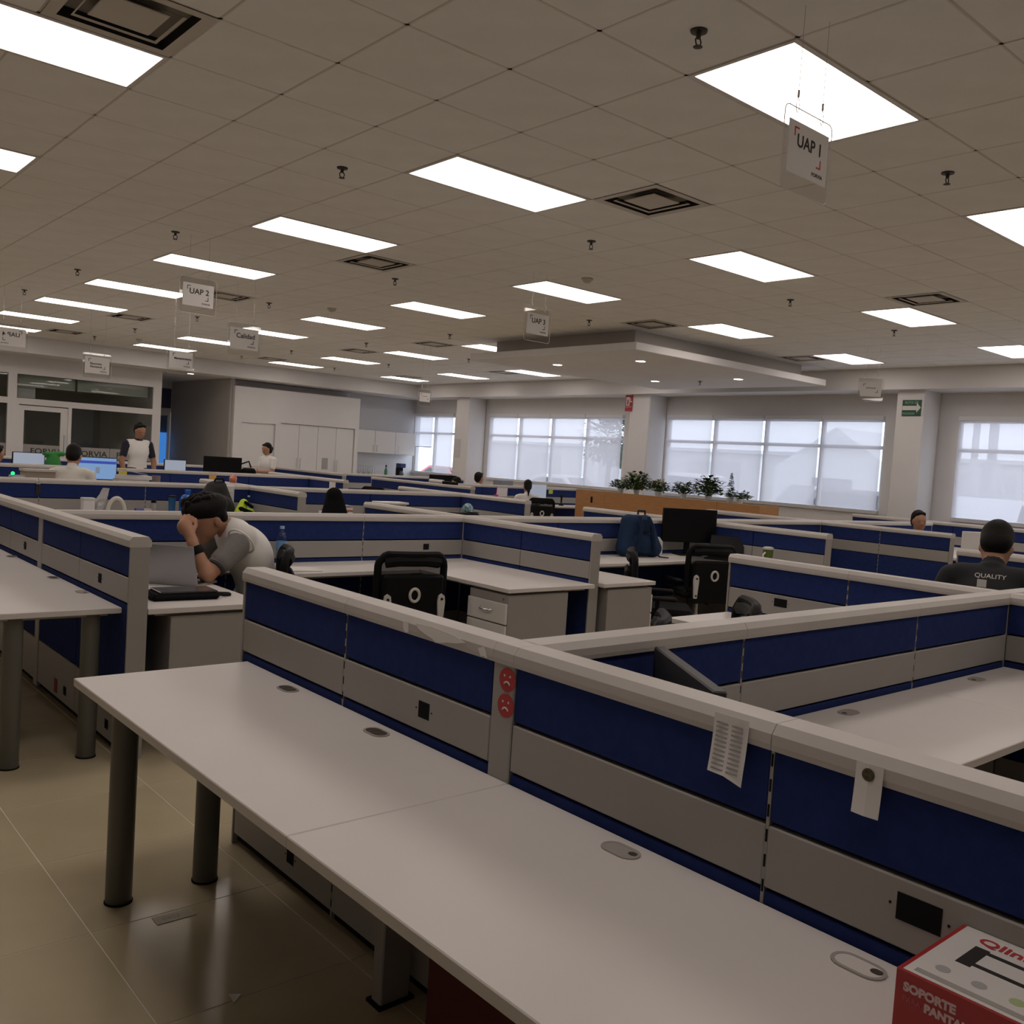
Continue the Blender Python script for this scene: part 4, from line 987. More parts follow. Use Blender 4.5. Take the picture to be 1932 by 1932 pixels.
person('standing man in a cream vest with dark sleeves, looking down at a desk', (5.5, 16.15, 0), -1.45, 'stand', 1.80, MW, NAVYC, nod=.42, collar=NAVYC, skin=SKIN2, armL=((.02, .27, 1.10), (.10, .24, .88)), armR=((.02, -.27, 1.10), (.10, -.24, .88)))
person('woman in a white blouse standing by the white door, holding a tablet', (8.55, 17.5, 0), math.pi+.25, 'stand', 1.60, WHITEC, WHITEC, nod=.30, hair='bun', armL=((.05, .23, 1.12), (.27, .10, 1.12)), armR=((.05, -.23, 1.12), (.27, -.06, 1.12)))
person('man seen from behind in a cream sweater before a lit monitor', (3.18, 11.6, .10), 1.15, 'sit', 1.76, CREAM, CREAM, lean=.28, nod=.30, longs=True, armL=((.12, .25, 1.13), (.34, .16, 1.18)), armR=((.12, -.25, 1.13), (.34, -.16, 1.18)))
person('head of a person cut by the left edge', (3.29, 15.85, 0), .6, 'sit', 1.70, NAVYC, NAVYC, nod=.1)
person('woman with a ponytail in a white top working at a monitor', (11.62, 13.0-.06, 0), 1.0, 'sit', 1.60, WHITEC, WHITEC, nod=.15, hair='tail', longs=True, armL=((.14, .24, 1.14), (.38, .10, 1.19)), armR=((.16, -.26, 1.13), (.42, -.18, 1.19)), lean=.06)
person('dark haired head just above the far partition, left of a pair', (12.0, 15.6, 0), 2.4, 'sit', 1.50, NAVYC, NAVYC, nod=.35, skin=SKIN2)
person('man facing right just above the far partition, right of a pair', (12.52, 15.55, 0), .1, 'sit', 1.66, WHITEC, WHITEC, nod=.1, skin=SKIN2)
person('man whose face shows above the two band partition at the right', (11.15, 5.25, 0), -2.3, 'sit', 1.66, WHITEC, WHITEC, nod=.10, skin=SKIN2)
bk = person('man in a black shirt seen from behind at the right edge', (5.64, 2.22, 0), .30, 'sit', 1.96, mat('black jersey', (.012, .013, .015), .85, bump=.2, bscale=120), mat('black jersey', (.012, .013, .015), .85), nod=.30, lean=.55, skin=SKIN2, armL=((.22, .30, 1.06), (.42, .16, 1.02)), armR=((.24, -.22, 1.06), (.42, -.10, 1.02)), vox=.010)
# print on the back of the black shirt
def on_back(zl, yl, off): 
    P = rotp((.005-.130*math.sqrt(max(.05, 1-(yl/.185)**2))+off, yl, zl-.41), .55, (0, 0, .51)); return P
text('QUALITY', .036, PALE, frame(on_back(1.335, .07, -.016), (0, -1, 0), rotp((0, 0, 1), .55, (0, 0, 0))), bk, 'back_print', sx=1.0)
for dz_ in (0, -.035): MB().tube([on_back(1.27-.09*k/10+dz_, .165-.026*k, -.003) for k in range(11)], .006, 6).build('shirt_stripe', PALE, bk, True)
MB().box(-.004, 0, -.022, .022, -.02, .02).xf(Matrix.Translation(on_back(1.30, .03, -.010))).build('back_badge', PALE, bk)

# the man holding his head (built in place, facing -x, left side to the camera)
hero = thing('person', 'seated man in a white vest and grey shirt resting his forehead on his fist', 'person', (2.62, 5.46, 0))
HO = np.array([2.62, 5.46, 0])
W_ = lambda x, y, z: (x-2.62, y-5.46, z)
SK, VE, SL, TR, SH_, DK, YV = range(7)
pr = []
# legs and pelvis
for y in (5.33, 5.58):
    pr += [('c', W_(2.68, y, .54), W_(2.26, y, .55), .092, .068, TR), ('c', W_(2.26, y, .55), W_(2.30, y, .10), .060, .045, TR), ('c', W_(2.33, y, .042), W_(2.15, y, .036), .042, .036, SH_)]
pr += [('c', W_(2.69, 5.37, .55), W_(2.69, 5.55, .55), .125, .125, TR)]
# torso leaning over the desk
tl = ry(-.62)
pr += [('e', W_(2.635, 5.46, .70), (.125, .165, .21), ry(-.25), VE, .06), ('e', W_(2.545, 5.46, .885), (.135, .185, .20), tl, VE, .06), ('c', W_(2.465, 5.315, 1.012), W_(2.465, 5.605, 1.012), .076, .076, VE, .06), ('c', W_(2.455, 5.40, 1.045), W_(2.455, 5.52, 1.045), .060, .060, VE, .04),
       ('e', W_(2.60, 5.46, .93), (.085, .15, .14), tl, VE, .05)]
pr += [('c', W_(2.46, 5.46, 1.03), W_(2.36, 5.465, 1.08), .062, .054, SK, .02)]
pr += [('c', W_(2.43, 5.40, 1.00), W_(2.40, 5.36, .84), .030, .035, YV, .01)]
# head
hd = ry(-.55)
pr += [('e', W_(2.292, 5.465, 1.115), (.100, .077, .112), hd, SK, .02), ('e', W_(2.282, 5.460, 1.030), (.060, .056, .066), hd, SK, .03),
       ('c', W_(2.226, 5.460, 1.058), W_(2.228, 5.460, 1.012), .010, .017, SK, .012), ('c', W_(2.252, 5.440, .986), W_(2.252, 5.480, .986), .0085, .0085, SK, .008),
       ('e', W_(2.276, 5.460, .966), (.028, .030, .020), hd, SK, .02), ('e', W_(2.330, 5.386, 1.087), (.022, .010, .034), ry(-.3), SK, .005), ('e', W_(2.337, 5.379, 1.087), (.012, .006, .022), ry(-.3), SK, .003),
       ('c', W_(2.215, 5.43, 1.085), W_(2.213, 5.50, 1.085), .012, .012, SK, .015)]
# near (left) arm: sleeve, elbow on the desk, forearm up to the brow
pr += [('c', W_(2.345, 5.245, .91), W_(2.200, 5.205, .796), .056, .048, SK, .02), ('c', W_(2.200, 5.205, .796), W_(2.132, 5.275, .975), .046, .031, SK, .015)]
pr += [('c', W_(2.395, 5.262, .952), W_(2.300, 5.232, .872), .080, .070, SL, .012)]
# fist against the forehead
wr = Vector(W_(2.136, 5.285, .985))
pr += [('c', wr, W_(2.118, 5.325, 1.045), .032, .034, SK, .012), ('e', W_(2.110, 5.345, 1.062), (.045, .040, .050), ry(-.3), SK, .012)]
for k, (dx, dz) in enumerate([(.048, .040), (.024, .052), (-.002, .050), (-.026, .036)]):     # knuckles, then fingers folding to the brow
    a = W_(2.115+dx*.8, 5.350, 1.055+dz); b = W_(2.128+dx*.9, 5.395, 1.078+dz*.9); c = W_(2.160+dx*.9, 5.412, 1.068+dz*.5); d = W_(2.165+dx*.8, 5.395, 1.045+dz*.4)
    pr += [('c', a, b, .0125, .0110, SK, .004), ('c', b, c, .0110, .0100, SK, .004), ('c', c, d, .0100, .0090, SK, .004)]
pr += [('c', W_(2.140, 5.315, 1.025), W_(2.172, 5.345, 1.068), .016, .013, SK, .008), ('c', W_(2.172, 5.345, 1.068), W_(2.188, 5.385, 1.105), .013, .010, SK, .004)]
# far arm lying on the desk
pr += [('c', W_(2.455, 5.645, .985), W_(2.27, 5.70, .80), .066, .048, SK, .02), ('c', W_(2.46, 5.64, .99), W_(2.34, 5.675, .87), .082, .070, SL, .012), ('c', W_(2.27, 5.70, .80), W_(2.10, 5.56, .79), .045, .030, SK, .015)]
pr += hand_prims(W_(2.10, 5.56, .79), (-.8, -.55, -.02), (0, 0, 1), -1, SK)
sdf_mesh('body', pr, [SKIN, MW, GREYC, TROUS, BLACK, mat('dark rib knit', (.045, .04, .045), .9), YEL], .0065, hero, .03)
hp = [('e', W_(2.300, 5.465, 1.165), (.122, .092, .086), hd, 0, .03), ('e', W_(2.225, 5.465, 1.168), (.085, .080, .060), ry(-.3), 0, .03), ('e', W_(2.180, 5.465, 1.140), (.040, .062, .040), ry(.35), 0, .02), ('e', W_(2.365, 5.465, 1.125), (.046, .076, .062), hd, 0, .02)]
rr = random.Random(4)
for k in range(26):                                                   # tousled strands
    y = rr.uniform(-.06, .06); a = rr.uniform(-.9, 1.35); rx, rz_ = .128, .088
    def sp(a): return W_(2.272-rx*math.sin(a), 5.465+y*(1.05-.2*abs(a)), 1.165+rz_*math.cos(a)*(1-(y/.12)**2))
    hp.append(('c', sp(a), sp(a+.38), .017, .006, 0, .010))
sdf_mesh('hair', hp, [HAIR], .006, hero, .02)
for sg in (-1, 1): MB().ell(W_(2.224, 5.465+sg*.034, 1.060), (.008, .011, .006), 8).build('eye', INK, hero, True)
v1 = Vector(W_(2.152, 5.255, .920)); v2 = Vector(W_(2.144, 5.263, .943)); ax_ = (v2-v1).normalized()
m = MB(); m.tube([v1-ax_*.012, v1, v2, v2+ax_*.012], [.040, .0425, .0420, .039], 22)
w = m.build('wristwatch', BLACK, hero, True); w['label'] = 'black wristwatch band'
# armhole trim of the vest
dv = (Vector(W_(2.300, 5.232, .872))-Vector(W_(2.435, 5.285, .985))).normalized(); cc = Vector(W_(2.300, 5.232, .872))
MB().tube([cc+dv*.052, cc+dv*.056, cc+dv*.070, cc+dv*.074], [.055, .062, .060, .054], 22).build('sleeve_cuff', mat('dark rib knit', (.045, .04, .045), .9), hero, True)
m = MB(); c = Vector(W_(2.437, 5.280, .985))
u = dv.cross(Vector((0, 1, .3))).normalized(); v = dv.cross(u)
m.tube([c+dv*.004+u*.090*math.cos(2*math.pi*k/24)+v*.090*math.sin(2*math.pi*k/24) for k in range(25)], .007, 6)
m.build('armhole_trim', MW, hero, True)

# ------------------------------------------------------------------ things on the desks
ALUL = mat('laptop aluminium', (.40, .40, .41), .32, metal=.7)
def laptop(label, loc, rz, ang=1.9, w=.34, d=.235, lid=ALUL, base=ALUL):
    t = thing('laptop', label, 'laptop', loc, rz)
    b = MB().cbox(-w/2, w/2, 0, d, 0, .014, .003).build('base', base, t)
    MB().box(-w/2+.02, w/2-.02, d*.35, d-.02, .014, .0152).build('keyboard', BLACK, b)
    LM = frame((0, d, .012), (1, 0, 0), (0, -math.cos(ang), math.sin(ang)))
    ld = MB().cbox(-w/2, w/2, 0, d, -.007, 0, .002).xf(LM).build('lid', lid, t)
    MB().box(-w/2+.008, w/2-.008, .010, d-.008, 0, .001).xf(LM).build('screen', SCRBLK, ld)
    return t
def monitor(label, loc, rz, w=.53, h=.31, z=.13, screen=SCRBLK, back=BLACK, stand=True, tilt=0):
    """screen faces local -y"""
    t = thing('monitor', label, 'monitor', loc, rz)
    c = MB().cbox(-w/2, w/2, -.012, .022, z, z+h, .004).build('casing', back, t)
    MB().box(-w/2+.010, w/2-.010, -.0135, -.012, z+.016, z+h-.010).build('screen', screen, c)
    if stand:
        MB().cbox(-.03, .03, .022, .045, .01, z+h*.5, .004).build('stand_neck', back, t)
        MB().cbox(-.12, .12, -.08, .12, 0, .012, .004).build('stand_foot', back, t)
    return t
laptop('silver laptop open in front of the man holding his head', (2.165, 5.375, DZ), 2.29, 1.88, .35, .24)
t = thing('document_bag', 'black document bag lying on the desk with a folder on top', 'bag', (1.90, 4.78, DZ), -.05)
MB().cbox(-.19, .16, -.10, .11, 0, .035, .014).build('bag_body', BLACKF, t); MB().cbox(-.15, .15, -.085, .095, .036, .046, .003).build('folder', mat('dark glossy folder', (.05, .05, .055), .18), t)
MB().tube([(.16, -.02, .02), (.20, -.03, .012), (.245, -.01, .010), (.25, .02, .010), (.20, .03, .012), (.16, .02, .02)], .009, 6).build('strap', BLACK, t, True)
t = thing('cable_bundle', 'dark cable coil beside the laptop at the partition end', 'cable', (1.70, 4.98, DZ))
m = MB()
for k in range(4): m.tube([(.055*math.cos(a/3+k)*(1-.1*k), .05*math.sin(a/3+k), .012+.014*k+.006*math.sin(a)) for a in range(20)], .006, 6)
m.build('coil', BLACK, t, True)
t = tag(MB().cbox(-.10, .11, -.15, .15, 0, .012, .003).xf(Matrix.Rotation(.3, 4, 'Z')).build('notebook', PAPER), 'open paper pad under the man elbow beside the laptop', 'notepad'); t.location = (2.16, 5.62, DZ)
def bottle(label, loc, h=.235, r=.033, col=(.80, .86, .92), cap=(.35, .5, .75), tint=True, lab=None):
    t = thing('bottle', label, 'bottle', loc)
    bm_ = MATS.get('pet %s' % str(col)) or thin_glass('pet %s' % str(col), col, .8)
    MB().lathe((0, 0, 0), [(r*.8, 0), (r, h*.03), (r*.94, h*.2), (r, h*.25), (r*.92, h*.4), (r, h*.46), (r, h*.66), (r*.75, h*.78), (r*.36, h*.88), (r*.36, h*.94)], 20).build('body', bm_, t, True)
    MB().lathe((0, 0, h*.4), [(r*1.02, 0), (r*1.03, .002), (r*1.03, h*.2), (r*1.02, h*.2+.002)], 20).build('label_sleeve', mat(lab or 'blue label', (.16, .32, .60), .5), t, True)
    MB().lathe((0, 0, h*.93), [(r*.42, 0), (r*.42, h*.07)], 16).build('cap', mat('cap %s' % str(cap), cap, .4), t, True)
    return t
bottle('clear water bottle with blue label on the desk behind the man', (3.06, 5.98, DZ), .27, .038)
bottle('clear water bottle by the hi-vis vest', (4.64, 9.92, DZ), .25, .036)
t = tag(MB().cbox(-.15, .15, -.10, .10, 0, .01, .002).xf(Matrix.Rotation(-.2, 4, 'Z')).build('paper_pad', PAPER), 'white sheets on the desk beside the water bottle', 'papers'); t.location = (3.02, 5.66, DZ)
# fg pod monitor
monitor('dark monitor seen edge on above the foreground cap', (1.96, 1.50, DZ), math.radians(56), .52, .30, .02, back=mat('dark bezel', (.03, .03, .033), .5))
# right pod
t = thing('backpack', 'blue backpack standing on the desk before the partition', 'backpack', (6.74, 5.86, DZ+.006), -.25)
BP = mat('steel blue nylon', (.016, .036, .085), .85, bump=.3, bscale=200, spec=.2); BP2 = mat('navy nylon', (.010, .022, .055), .85, spec=.2)
pr = [('c', (-.175, 0, .075), (-.13, .03, .32), .075, .062, 0, .05), ('c', (.175, 0, .075), (.08, .03, .32), .075, .062, 0, .05), ('c', (-.15, 0, .075), (.15, 0, .075), .075, .075, 0, .04), ('c', (-.11, .03, .325), (.06, .03, .325), .066, .066, 0, .04), ('e', (-.01, .01, .2), (.17, .085, .17), I3, 0, .04), ('e', (.02, -.075, .13), (.13, .045, .10), I3, 0, .02)]
sdf_mesh('body', pr, [BP], .010, t, .03)
MB().tube([(-.05, -.02, .40), (-.05, -.02, .435), (.03, -.02, .435), (.03, -.02, .40)], .010, 6).build('grab_handle', BP2, t, True)
for sx in (-1, 1): MB().tube([(sx*.05-.01, -.07, .38), (sx*.06, -.115, .30), (sx*.075, -.125, .18), (sx*.10, -.12, .05), (sx*.16, -.13, .008), (sx*.22, -.19, .006)], [.016, .022, .022, .018, .008, .006], 6).build('shoulder_strap', BP2, t, True)
MB().cbox(-.045, .045, -.116, -.100, .24, .36, .006).build('front_flap', BP2, t)
monitor('large black monitor on the desk at the pod corner', (7.49, 5.86, DZ), -.42, .60, .34, .13)
t = thing('charger_box', 'small white box beside the blue backpack', 'box', (7.12, 5.95, DZ), -.3)
MB().cbox(-.045, .045, -.03, .03, 0, .13, .005).build('body', WHITEP, t); MB().prism([(-.045, .13), (.045, .13), (0, .18)], -.03, .03, 'y').build('peak', WHITEP, t)
laptop('black laptop open behind the chair, right of the large monitor', (7.46, 5.42, DZ), -1.1, 1.95, .34, .23, BLACK, BLACK)
t = thing('mug', 'green mug with a pale lid near the partition end', 'mug', (7.58, 4.98, DZ)); GM = mat('green mug glaze', (.09, .13, .02), .4)
MB().lathe((0, 0, 0), [(.038, 0), (.042, .01), (.048, .16), (.044, .16), (.038, .02)], 20).build('body', GM, t, True); MB().lathe((0, 0, .16), [(.050, 0), (.050, .018), (.03, .024)], 20).build('lid', RING, t, True)
MB().tube([(-.045, 0, .04), (-.075, 0, .06), (-.078, 0, .11), (-.047, 0, .13)], .008, 6).build('handle', WHITEP, t, True)
monitor('white backed monitor at the right rear, turned away', (9.72, 3.88, DZ), 2.7, .56, .36, .07, back=WHITEP)
# papers, stickers and tape on the foreground partition
def sheet(label, cat, y0, y1, z0, z1, x, bow, mats, lines=0, name='paper_note', tear=0):
    t = thing(name, label, cat, (x, (y0+y1)/2, (z0+z1)/2))
    m = MB(); n = 6; hw, hh = (y1-y0)/2, (z1-z0)/2; vs = []
    for k in range(n+1):
        f_ = k/n; xx = -.002-bow*(1-f_)**2
        vs += [(xx, -hw, -hh*1.0+2*hh*f_-(tear if k == 0 else 0)), (xx-.003, 0, -hh+2*hh*f_), (xx, hw, -hh+2*hh*f_)]
    m.add(vs, [(k*3+c, k*3+c+1, k*3+c+4, k*3+c+3) for k in range(n) for c in (0, 1)])
    p = m.build('sheet', mats, t)
    sol = p.modifiers.new('thickness', 'SOLIDIFY'); sol.thickness = .0006; sol.offset = 1
    if lines:
        q = MB()
        for k in range(lines):
            f_ = (k+1)/(lines+2); xx = -.0035-bow*(1-f_)**2-.0018; z = -hh+2*hh*f_
            q.box(xx-.0004, xx+.0002, .004, hw*.8, z-.0018, z+.0018); q.box(xx-.0004, xx+.0002, -hw*.75, -.004, z-.0018, z+.0018)
        q.build('printed_lines', PRINT, p)
    return t
sheet('printed list hanging over the foreground partition cap', 'paper', 1.035, 1.118, .968, 1.088, 1.5605, .012, PAPER, 11, tear=.012)
t = sheet('white card with a dark smudge hanging on the foreground partition', 'paper', .755, .806, .985, 1.078, 1.5595, .006, PAPER)
MB().lathe((0, 0, 0), [(.001, 0), (.012, .0004), (.001, .0008)], 14).xf(Matrix.Translation((-.0062, 0, .027)) @ Matrix.Rotation(-math.pi/2, 4, 'Y')).build('smudge', mat('brown smudge', (.08, .065, .04), .8, var=.6, scale=120), t)
for n, z in enumerate((1.005, .937)):
    t = thing('sad_face_sticker', ['upper round red sad face sticker on the grey post', 'lower round red sad face sticker on the grey post'][n], 'sticker', (1.5672, 1.7755 if n == 0 else 1.776, z), 0, 'red sad face stickers')
    MB().cyl((-.0012, 0, 0), (0, 0, 0), .0315, n=36).build('disc', mat('sticker red', (.42, .028, .03), .55), t)
    for sy in (.011, -.011): MB().cyl((-.0018, sy, .010), (-.0011, sy, .010), .0032, n=10).build('eye', PALE, t)
    MB().tube([(-.0016, .0115*math.cos(a), -.0155+.0105*math.sin(a)) for a in [math.radians(15+15*k) for k in range(11)]], [.0012]+[.0024]*9+[.0012], 6).build('mouth', PALE, t, True)
TAPE = mat('torn tape', (.80, .78, .75), .4)
def scrap(label, pts, x):
    m = MB(); n = len(pts); vs = [(0, y, z) for y, z in pts]+[(-.0012, y, z) for y, z in pts]
    cy = sum(p[0] for p in pts)/n; cz = sum(p[1] for p in pts)/n
    vs = [(v[0], v[1]-cy, v[2]-cz) for v in vs]
    m.add(vs, [tuple(range(n)), tuple(range(2*n-1, n-1, -1))]+[(k, (k+1) % n, (k+1) % n+n, k+n) for k in range(n)])
    o = tag(m.build('torn_tape', TAPE), label, 'tape', 'torn tape scraps on the cap'); o.location = (x, cy, cz)
scrap('long torn strip of tape on the foreground cap lip', [(2.19, 1.083), (2.10, 1.086), (2.0, 1.081), (1.95, 1.070), (1.99, 1.060), (2.03, 1.055), (2.06, 1.048), (2.085, 1.044), (2.10, 1.052), (2.14, 1.060), (2.17, 1.068)], 1.5595)
scrap('small torn tab of tape left of the long strip', [(2.252, 1.078), (2.225, 1.080), (2.222, 1.050), (2.235, 1.045), (2.247, 1.052)], 1.5600)
scrap('crumpled bit of tape near the sticker post', [(1.895, 1.066), (1.872, 1.074), (1.862, 1.062), (1.855, 1.047), (1.872, 1.050), (1.88, 1.045)], 1.5600)
# red retail box
t = thing('retail_box', 'red and white boxed screen mount at the bottom right corner', 'box', (1.455, .40, DZ))
MB().cbox(-.113, .113, -.21, .205, 0, .118, .001).build('carton', mat('carton red', (.36, .022, .022), .45), t)
tp = MB().box(-.109, .113, -.21, .197, .118, .1188).build('top_print', mat('carton white', (.70, .68, .66), .4), t)
MB().box(-.101, -.088, -.21, .185, .1188, .1192).build('grey_band', mat('carton grey', (.36, .34, .33), .5), tp)
text('Qlink bits', .033, mat('carton red ink', (.45, .04, .05), .5), frame((.070, .165, .1193), (0, -1, 0), (1, 0, 0)), tp, 'brand_lettering', bold=.0008, sx=1.15)
m = MB(); Z1, Z2 = .1188, .1194
for (a, b, c, d) in ((-.02, .055, .138, .160), (.040, .050, .04, .138), (-.012, -.002, .04, .138), (-.012, .050, .04, .05), (.012, .022, .01, .045)): m.box(a, b, c, d, Z1, Z2)
m.prism([(-.035, .012), (.060, .012), (.048, -.06), (.062, -.16), (-.04, -.16), (-.022, -.06)], Z1, Z2, 'z'); m.build('mount_picture', INK, tp)
for k in range(6): MB().lathe((0, 0, 0), [(.011, 0), (.011, .0004)], 12).xf(Matrix.Translation((-.060, .16-k*.052, .1188))).build('feature_icon', mat('icon green', (.40, .50, .25), .6) if k > 1 else PRINT, tp)
fp = frame((-.1136, .192, .090), (0, -1, 0), (0, 0, 1)); WT = mat('carton lettering', (.62, .42, .40), .5)
text('SOPORTE', .0175, WT, fp, t, 'front_lettering', bold=.001); text('PARA', .011, mat('carton faint lettering', (.50, .12, .11), .5), frame((-.1136, .192, .0745), (0, -1, 0), (0, 0, 1)), t, 'front_lettering')
text('PANTALLA', .0165, WT, frame((-.1136, .160, .072), (0, -1, 0), (0, 0, 1)), t, 'front_lettering', bold=.001)
# dark red carton under the nearest desk, floor scraps
t = thing('storage_carton', 'dark red carton with a yellow mark under the nearest desk', 'box', (1.44, 1.45, 0)); MB().cbox(-.11, .11, -.28, .28, 0, .44, .004).build('carton', mat('maroon card', (.07, .006, .006), .8), t); MB().prism([(-.06, .12), (.06, .12), (0, .3)], -.004, 0, 'y').xf(Matrix.Translation((-.11, .05, 0)) @ Matrix.Rotation(-math.pi/2, 4, 'Z')).build('yellow_mark', mat('amber print', (.5, .3, .03), .6), t)
t = thing('desk_upright', 'grey upright panel under the desk seam', 'panel', (1.50, 2.12, 0)); MB().cbox(-.05, .05, -.025, .025, 0, .69, .004).build('panel', GREYMET, t); MB().box(-.06, .06, -.035, .035, 0, .01).build('foot', BLACK, t)
tag(MB().add([(0, 0, .002), (.035, .03, .002), (.005, .05, .002), (0, 0, .0028), (.035, .03, .0028), (.005, .05, .0028)], [(0, 1, 2), (5, 4, 3), (0, 3, 4, 1), (1, 4, 5, 2), (2, 5, 3, 0)]).build('paper_scrap', PAPER), 'tiny white paper triangle on the floor tiles', 'scrap').location = (1.13, 2.35, 0)
t = thing('floor_label', 'worn paper label stuck to the floor by the desk legs', 'label', (1.175, 2.915, .001)); MB().box(-.065, .065, -.028, .028, 0, .0008).build('film', mat('floor label film', (.42, .37, .28), .5), t); text('0423', .03, PRINT, frame((-.04, -.01, .0012), (1, 0, 0), (0, 1, 0)), t, depth=.0002)
tag(MB().box(-.0016, 0, -.028, .028, -.04, .04).build('red_sticker', mat('faded red sticker', (.28, .03, .02), .7)), 'red sticker on the base panel of the leftmost partition', 'sticker').location = (1.5198, 5.66, .11)
# items behind the man, on the desk before the key partition
FY_ = 9.86
t = thing('storage_tub', 'white plastic tub on the far left desk', 'tub', (2.885, FY_, DZ)); MB().cbox(-.055, .055, -.05, .05, 0, .17, .008).build('tub', WHITEP, t); MB().cbox(-.06, .06, -.055, .055, .165, .19, .006).build('lid', RING, t)
t = thing('plastic_bag', 'crumpled clear plastic bag beside the white tub', 'bag', (3.02, 9.93, DZ)); m = MB(); rr = random.Random(3)
pts = [[(.06*(1-.5*abs(k-4)/4)*math.cos(a)*(1+rr.uniform(-.25, .25))+k*.012-.04, .05*math.sin(a)*(1+rr.uniform(-.3, .3)), k*.036) for a in [2*math.pi*q/9 for q in range(9)]] for k in range(9)]
m.add([p for r_ in pts for p in r_], [(i*9+k, i*9+(k+1) % 9, (i+1)*9+(k+1) % 9, (i+1)*9+k) for i in range(8) for k in range(9)]); m.build('film', mat('milky film', (.50, .49, .50), .35), t)
t = thing('headphones', 'white over-ear headphone arch standing on the far left desk', 'headphones', (3.15, FY_-.05, DZ)); m = MB(); m.tube([(-.085*math.cos(math.pi*k/14)*(1 if k < 15 else 1), 0, .04+.155*math.sin(math.pi*k/14)) for k in range(15)], .020, 8); m.build('headband', mat('ivory plastic', (.62, .62, .55), .45), t, True)
for sx in (-1, 1): MB().ell((sx*.085, 0, .04), (.022, .035, .04), 12).build('ear_cup', mat('olive pad', (.12, .13, .08), .8), t, True)
t = thing('mug', 'grey and blue mug lying on its side on the far left desk', 'mug', (3.42, FY_, DZ)); MB().cyl((.02, 0, .045), (.10, 0, .045), .045, n=20).build('body', GREYMET, t, True); MB().cyl((-.06, 0, .045), (.02, 0, .045), .046, n=20).build('sleeve', mat('royal blue', (.03, .04, .22), .5), t, True)
t = thing('jar', 'small glass jar with dark lid on the far left desk', 'jar', (3.545, FY_, DZ)); MB().lathe((0, 0, 0), [(.03, 0), (.032, .01), (.032, .13), (.022, .15)], 16).build('body', mat('jar glass', (.30, .29, .27), .2), t, True); MB().lathe((0, 0, .15), [(.026, 0), (.026, .03)], 16).build('lid', BLACK, t, True)
t = thing('tumbler', 'blue steel tumbler on the far left desk', 'tumbler', (3.74, FY_, DZ)); TB = mat('blue steel', (.03, .13, .30), .3, metal=.4); MB().lathe((0, 0, 0), [(.028, 0), (.032, .02), (.038, .21), (.038, .215)], 18).build('body', TB, t, True); MB().lathe((0, 0, .215), [(.040, 0), (.040, .015), (.02, .02)], 18).build('lid', BLACK, t, True)
t = thing('water_jug', 'bright blue round water jug left of the black backpack', 'jug', (3.90, FY_-.02, DZ)); JB = mat('jug blue', (.015, .12, .50), .25); MB().lathe((0, 0, 0), [(.07, 0), (.085, .02), (.088, .18), (.06, .235), (.03, .25), (.03, .27)], 20).build('body', JB, t, True); MB().lathe((0, 0, .27), [(.034, 0), (.034, .03)], 14).build('cap', JB, t, True); MB().box(-.035, .035, -.091, -.086, .07, .12).build('label_print', PALE, t)
t = thing('backpack', 'black backpack slumped behind the man head', 'backpack', (4.20, FY_-.03, DZ+.012)); sdf_mesh('body', [('c', (-.12, 0, .09), (-.02, .02, .31), .11, .08, 0, .05), ('c', (.12, 0, .09), (.06, .02, .33), .11, .075, 0, .05), ('e', (.02, -.1, .13), (.14, .06, .11), I3, 0, .03)], [mat('black ripstop', (.012, .012, .013), .7, bump=.3, bscale=150)], .012, t, .03); MB().tube([(-.02, -.02, .39), (-.01, -.03, .42), (.07, -.03, .425), (.09, -.02, .39)], .011, 6).build('grab_handle', BLACK, t, True)
t = thing('document_box', 'white box leaning behind the black backpack', 'box', (4.42, 10.04, DZ)); MB().cbox(-.08, .08, -.04, .04, 0, .35, .004).build('body', WHITEP, t); MB().box(-.03, .06, -.0412, -.04, .27, .275).build('printed_lines', PRINT, t)
t = thing('safety_vest', 'crumpled hi-vis yellow vest on the desk', 'vest', (4.50, FY_-.18, DZ+.02)); sdf_mesh('cloth', [('c', (-.07, 0, .05), (-.02, .02, .16), .06, .045, 0, .03), ('c', (.03, 0, .05), (.07, .02, .06), .06, .04, 0, .03), ('c', (-.08, -.04, .10), (.08, -.06, .04), .022, .02, 1, .005), ('c', (-.03, -.05, .17), (.05, -.05, .12), .018, .018, 1, .005)], [YEL, BLACKF], .009, t, .03)
t = thing('key_ring', 'keys hanging from the partition cap at the left', 'keys', (2.49, 10.145, 1.0)); MB().tube([(.02*math.cos(a), 0, .055+.02*math.sin(a)) for a in [2*math.pi*k/14 for k in range(15)]], .004, 6).build('ring', CHROME, t, True); MB().cyl((0, 0, .095), (0, 0, .075), .004, n=6).build('hook', CHROME, t)
for k, (dx, L_) in enumerate([(-.012, .1), (.004, .13), (.014, .08)]): MB().cbox(dx-.006, dx+.006, -.003-.003*k, -.001-.003*k, .035-L_, .037, .0008).build('key', SPK, t)
